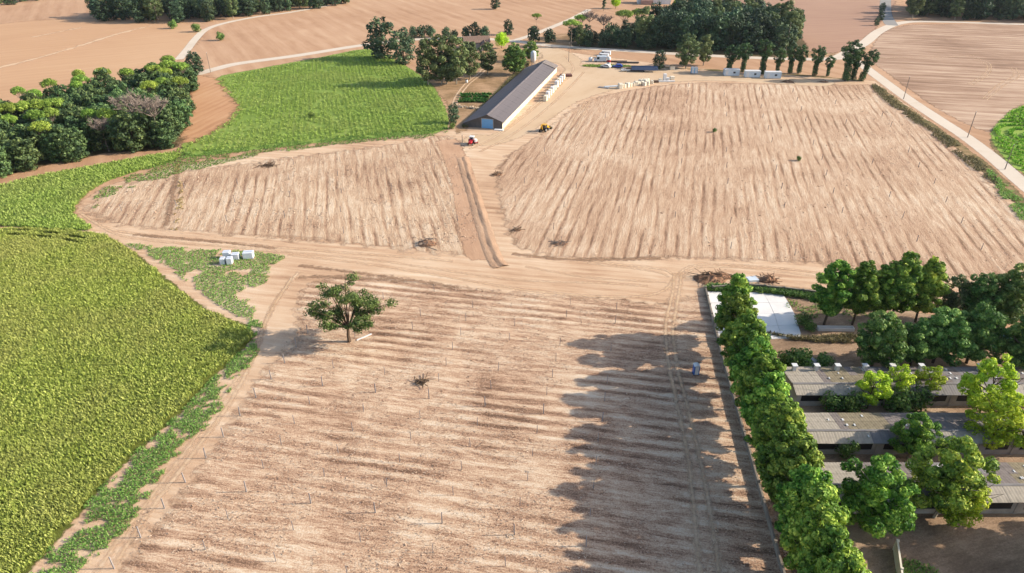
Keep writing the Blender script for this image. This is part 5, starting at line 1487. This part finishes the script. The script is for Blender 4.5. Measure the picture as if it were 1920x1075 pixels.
# garden rows and stones
for k, yk in enumerate((179, 183, 188, 192)):
    a = np.array(G(864 - k, yk)); b = np.array(G(920 - k * 3, yk))
    n = int(np.hypot(*(b - a)) / .35); P = a + (b - a) * np.linspace(0, 1, n)[:, None] + r7.normal(0, .25, (n, 2))
    V, F, v = clumps(P, 14, 1.0, .32, r7, (.3, .9))
    tag(link('vegetable_row', np_mesh('vegetable_row', V, F, {'v': v}), None, L_garden), ('first', 'second', 'third', 'nearest')[k] + ' dark green vegetable row in the garden beside the shed', 'vegetables', 'vegetable rows of the garden')
def stones(px0, py0, px1, py1, n, smin, smax, name, label, cat, mat, spread=.5, seed=1, hmax=1.0):
    a = np.array(G(px0, py0)); b = np.array(G(px1, py1)); r = random.Random(seed)
    o = empty(name, (a[0], a[1], 0), 0, label, cat)
    m_ = MB(); m_.add([(-.5, -.4, 0), (.4, -.5, 0), (.55, .3, 0), (-.3, .5, 0), (-.35, -.3, .6), (.3, -.35, .7), (.35, .25, .55), (-.25, .3, .65)], [(3, 2, 1, 0), (4, 5, 6, 7), (0, 1, 5, 4), (1, 2, 6, 5), (2, 3, 7, 6), (3, 0, 4, 7)])
    me_ = m_.mesh('stone', mat)
    for i in range(n):
        t = r.random(); p = (b - a) * t
        q = link('stone', me_, o); s = r.uniform(smin, smax)
        q.location = (p[0] + r.gauss(0, spread), p[1] + r.gauss(0, spread), r.uniform(0, hmax) * .3); q.scale = (s, s * r.uniform(.7, 1.3), s * r.uniform(.5, 1)); q.rotation_euler = (r.uniform(-.3, .3), r.uniform(-.3, .3), r.uniform(0, 6))
stones(858, 201, 900, 205, 34, .5, 1.1, 'stone_border', 'pale stones lying in a line below the vegetable rows', 'stones', M_stone, .35, 3)
# brush and earth heaps
M_earth = soil('heaped_earth', [(.05, C(120, 92, 74)), (.5, C(170, 130, 106)), (.95, C(206, 166, 138))], 0, 3, 0, .3, .5, .3, None, .5, bump=.9)
def heap(px, py, R, Hh, n, label, name='brush_pile', cat='pile', mat=B_brown, seed=1, earth=True):
    x, y = G(px, py); o = empty(name, (x, y, 0), 0, label, cat); r = np.random.default_rng(seed)
    if earth:
        rings = []; k = 12
        for q, hh in ((1, 0.03), (.75, .5), (.4, .85)):
            rings.append([(R * q * math.cos(2 * math.pi * i / k) * r.uniform(.8, 1.15), R * .7 * q * math.sin(2 * math.pi * i / k) * r.uniform(.8, 1.15), max(Hh * hh * r.uniform(.7, 1.2), .03)) for i in range(k)])
        m = MB(); vs = sum(rings, []) + [(0, 0, Hh)]
        fs = [(a * k + i, a * k + (i + 1) % k, (a + 1) * k + (i + 1) % k, (a + 1) * k + i) for a in range(2) for i in range(k)] + [(2 * k + i, 2 * k + (i + 1) % k, 3 * k) for i in range(k)]
        m.add(vs, fs); m.build('earth', M_earth, o)
    segs = []
    for i in range(n):
        p = Vector((r.normal(0, R * .45), r.normal(0, R * .32), abs(r.normal(0, Hh * .5)) + .1)); d = Vector((r.normal(), r.normal(), r.normal() * .35)) * r.uniform(.4, 1.1)
        w = r.uniform(.03, .09); segs.append((p - d, p + d, w, w * .6))
    tag(tree_tubes(segs, 5).build('branches', mat, o), kind='stuff')
heap(800, 458, 2.2, .9, 60, 'pile of grey branches and earth at the corner of the left vineyard', seed=1, mat=B_grey)
heap(1330, 524, 3.2, 1.0, 90, 'long pile of dark branches at the corner above the white pad', seed=2)
heap(1352, 520, 2.2, .9, 40, 'pile of earth and twigs right of the long branch pile', seed=5)
heap(1440, 526, 1.9, 1.1, 40, 'brown earth pile with roots beside the pale boards', seed=3)
heap(1050, 457, 1.6, .35, 40, 'flat scatter of twigs at the near edge of the right vineyard', seed=4, mat=B_grey)
heap(790, 717, 1.2, .2, 26, 'brown brush heap lying in the near vineyard right of the lone tree', seed=12, earth=False)
heap(970, 432, .9, .3, 14, 'small twig heap beside the dirt path', seed=6)
heap(932, 328, 1.5, .5, 26, 'brown twig heap in the bare ground below the shed', seed=7)
heap(1545, 154, 2.0, .5, 10, 'low grey gravel heap right of the cabins', seed=8)
heap(1478, 154, 2.2, .6, 50, 'dark scrap heap right of the last cabin', seed=9)
heap(505, 311, 2.6, .3, 60, 'dry brown weed clump at the far edge of the left vineyard', seed=10, earth=False)
# poles
def pole(px, py, h, label, r=.11, cross=False, tilt=0.0):
    x, y = G(px, py); o = empty('utility_pole', (x, y, 0), .3, label, 'pole', 'utility poles'); o.rotation_euler = (0, tilt, .3)
    MB().tube((0, 0, 0), (0, 0, h), r, r * .7, 8).build('shaft', B_grey, o)
    if cross: mk(o, 'crossarm', M_oldwood, (-.8, .8, -.06, .06, h - .5, h - .38))
    mk(o, 'insulator', M_cabin, (-.05, .05, -.05, .05, h - .02, h + .14))
for a, b, h, lab, cr in [(1694, 186, 8, 'farthest of three grey poles beside the right gravel road', 0), (1814, 258, 8, 'middle of three grey poles beside the right gravel road', 0), (1884, 318, 7, 'nearest of three grey poles beside the right gravel road', 0), (210, 38, 8, 'left pale pole in front of the far top left wood', 1), (297, 43, 9, 'tall pale pole below the far top left wood', 1), (322, 42, 8, 'pale pole right of the tall one below the far wood', 1), (395, 136, 8, 'thin pole beside the left end of the gravel road', 0), (1066, 116, 8, 'thin pole in the yard beyond the end of the shed', 0), (1472, 102, 14, 'pale straight pole behind the cabins', 0), (867, 268, 2.5, 'short dark post at the corner of the garden', 0)]:
    pole(a, b, h, lab, .13, cr)

# ------------------------------------------------------------------ straw and clods lying on the vineyards
def litter(poly, n, ang, size, seed, label, band=2.15):
    r = np.random.default_rng(seed)
    lo = poly.min(0); hi = poly.max(0)
    P = r.uniform(lo, hi, (n * 3, 2)); P = P[inside(P, poly)]
    w = vnoise(P, 5, seed) * .6 + vnoise(P, 1.6, seed + 1) * .4
    P = P[w > .45][:n]; m_ = len(P)
    a = ang + r.normal(0, .5, m_); L = size * r.uniform(.4, 1.4, m_); wd = size * r.uniform(.10, .32, m_)
    u = np.stack([np.cos(a), np.sin(a), r.normal(0, .12, m_)], 1) * L[:, None] * .5
    t = np.stack([-np.sin(a), np.cos(a), r.normal(0, .5, m_)], 1) * wd[:, None] * .5
    c = np.column_stack([P, np.full(m_, .10) + wd * .2])
    V = np.stack([c - u - t * .6, c + u - t, c + u * .8 + t, c - u + t], 1).reshape(-1, 3)
    v = np.repeat(r.random(m_), 4)
    o = link('straw_litter', np_mesh('straw_litter', V, np.arange(m_ * 4).reshape(-1, 4), {'v': v}), None, L_litter)
    tag(o, label, 'straw', kind='stuff')
L_litter = leafmat('straw_and_clods', (136, 106, 86), (210, 172, 142), (240, 212, 184), .1, .02, k=1 / 1.6)
litter(closed_spline(GP([(240, 1100), (400, 850), (520, 680), (560, 560), (720, 525), (1050, 560), (1235, 575), (1335, 570), (1480, 1110)]), 2), 30000, A_NEAR, .26, 21, 'straw and clods strewn over the near vineyard')
litter(closed_spline(GP([(200, 390), (330, 330), (830, 266), (896, 455), (640, 442), (330, 422)]), 2), 6000, A_LEFT, .45, 22, 'straw and clods strewn over the left vineyard')
litter(closed_spline(GP([(950, 420), (960, 310), (1100, 200), (1300, 160), (1630, 166), (1920, 415), (1900, 520), (1500, 488), (1100, 480)]), 2), 9000, A_RIGHT, .45, 23, 'straw and clods strewn over the far right vineyard')

# ------------------------------------------------------------------ the air
hz = MB(); hz.box(-900, 900, -120, 1300, -1.0, 68.0)
hm = bpy.data.materials.new('haze'); hm.use_nodes = True
ht = hm.node_tree; ht.nodes.clear()
ho = ht.nodes.new('ShaderNodeOutputMaterial'); hv = ht.nodes.new('ShaderNodeVolumePrincipled')
hv.inputs['Color'].default_value = (.80, .88, 1.0, 1); hv.inputs['Density'].default_value = .00003; hv.inputs['Anisotropy'].default_value = .2
ht.links.new(hv.outputs[0], ho.inputs['Volume'])
tag(hz.build('haze', hm), 'thin pale haze lying over the fields', 'haze', kind='stuff')
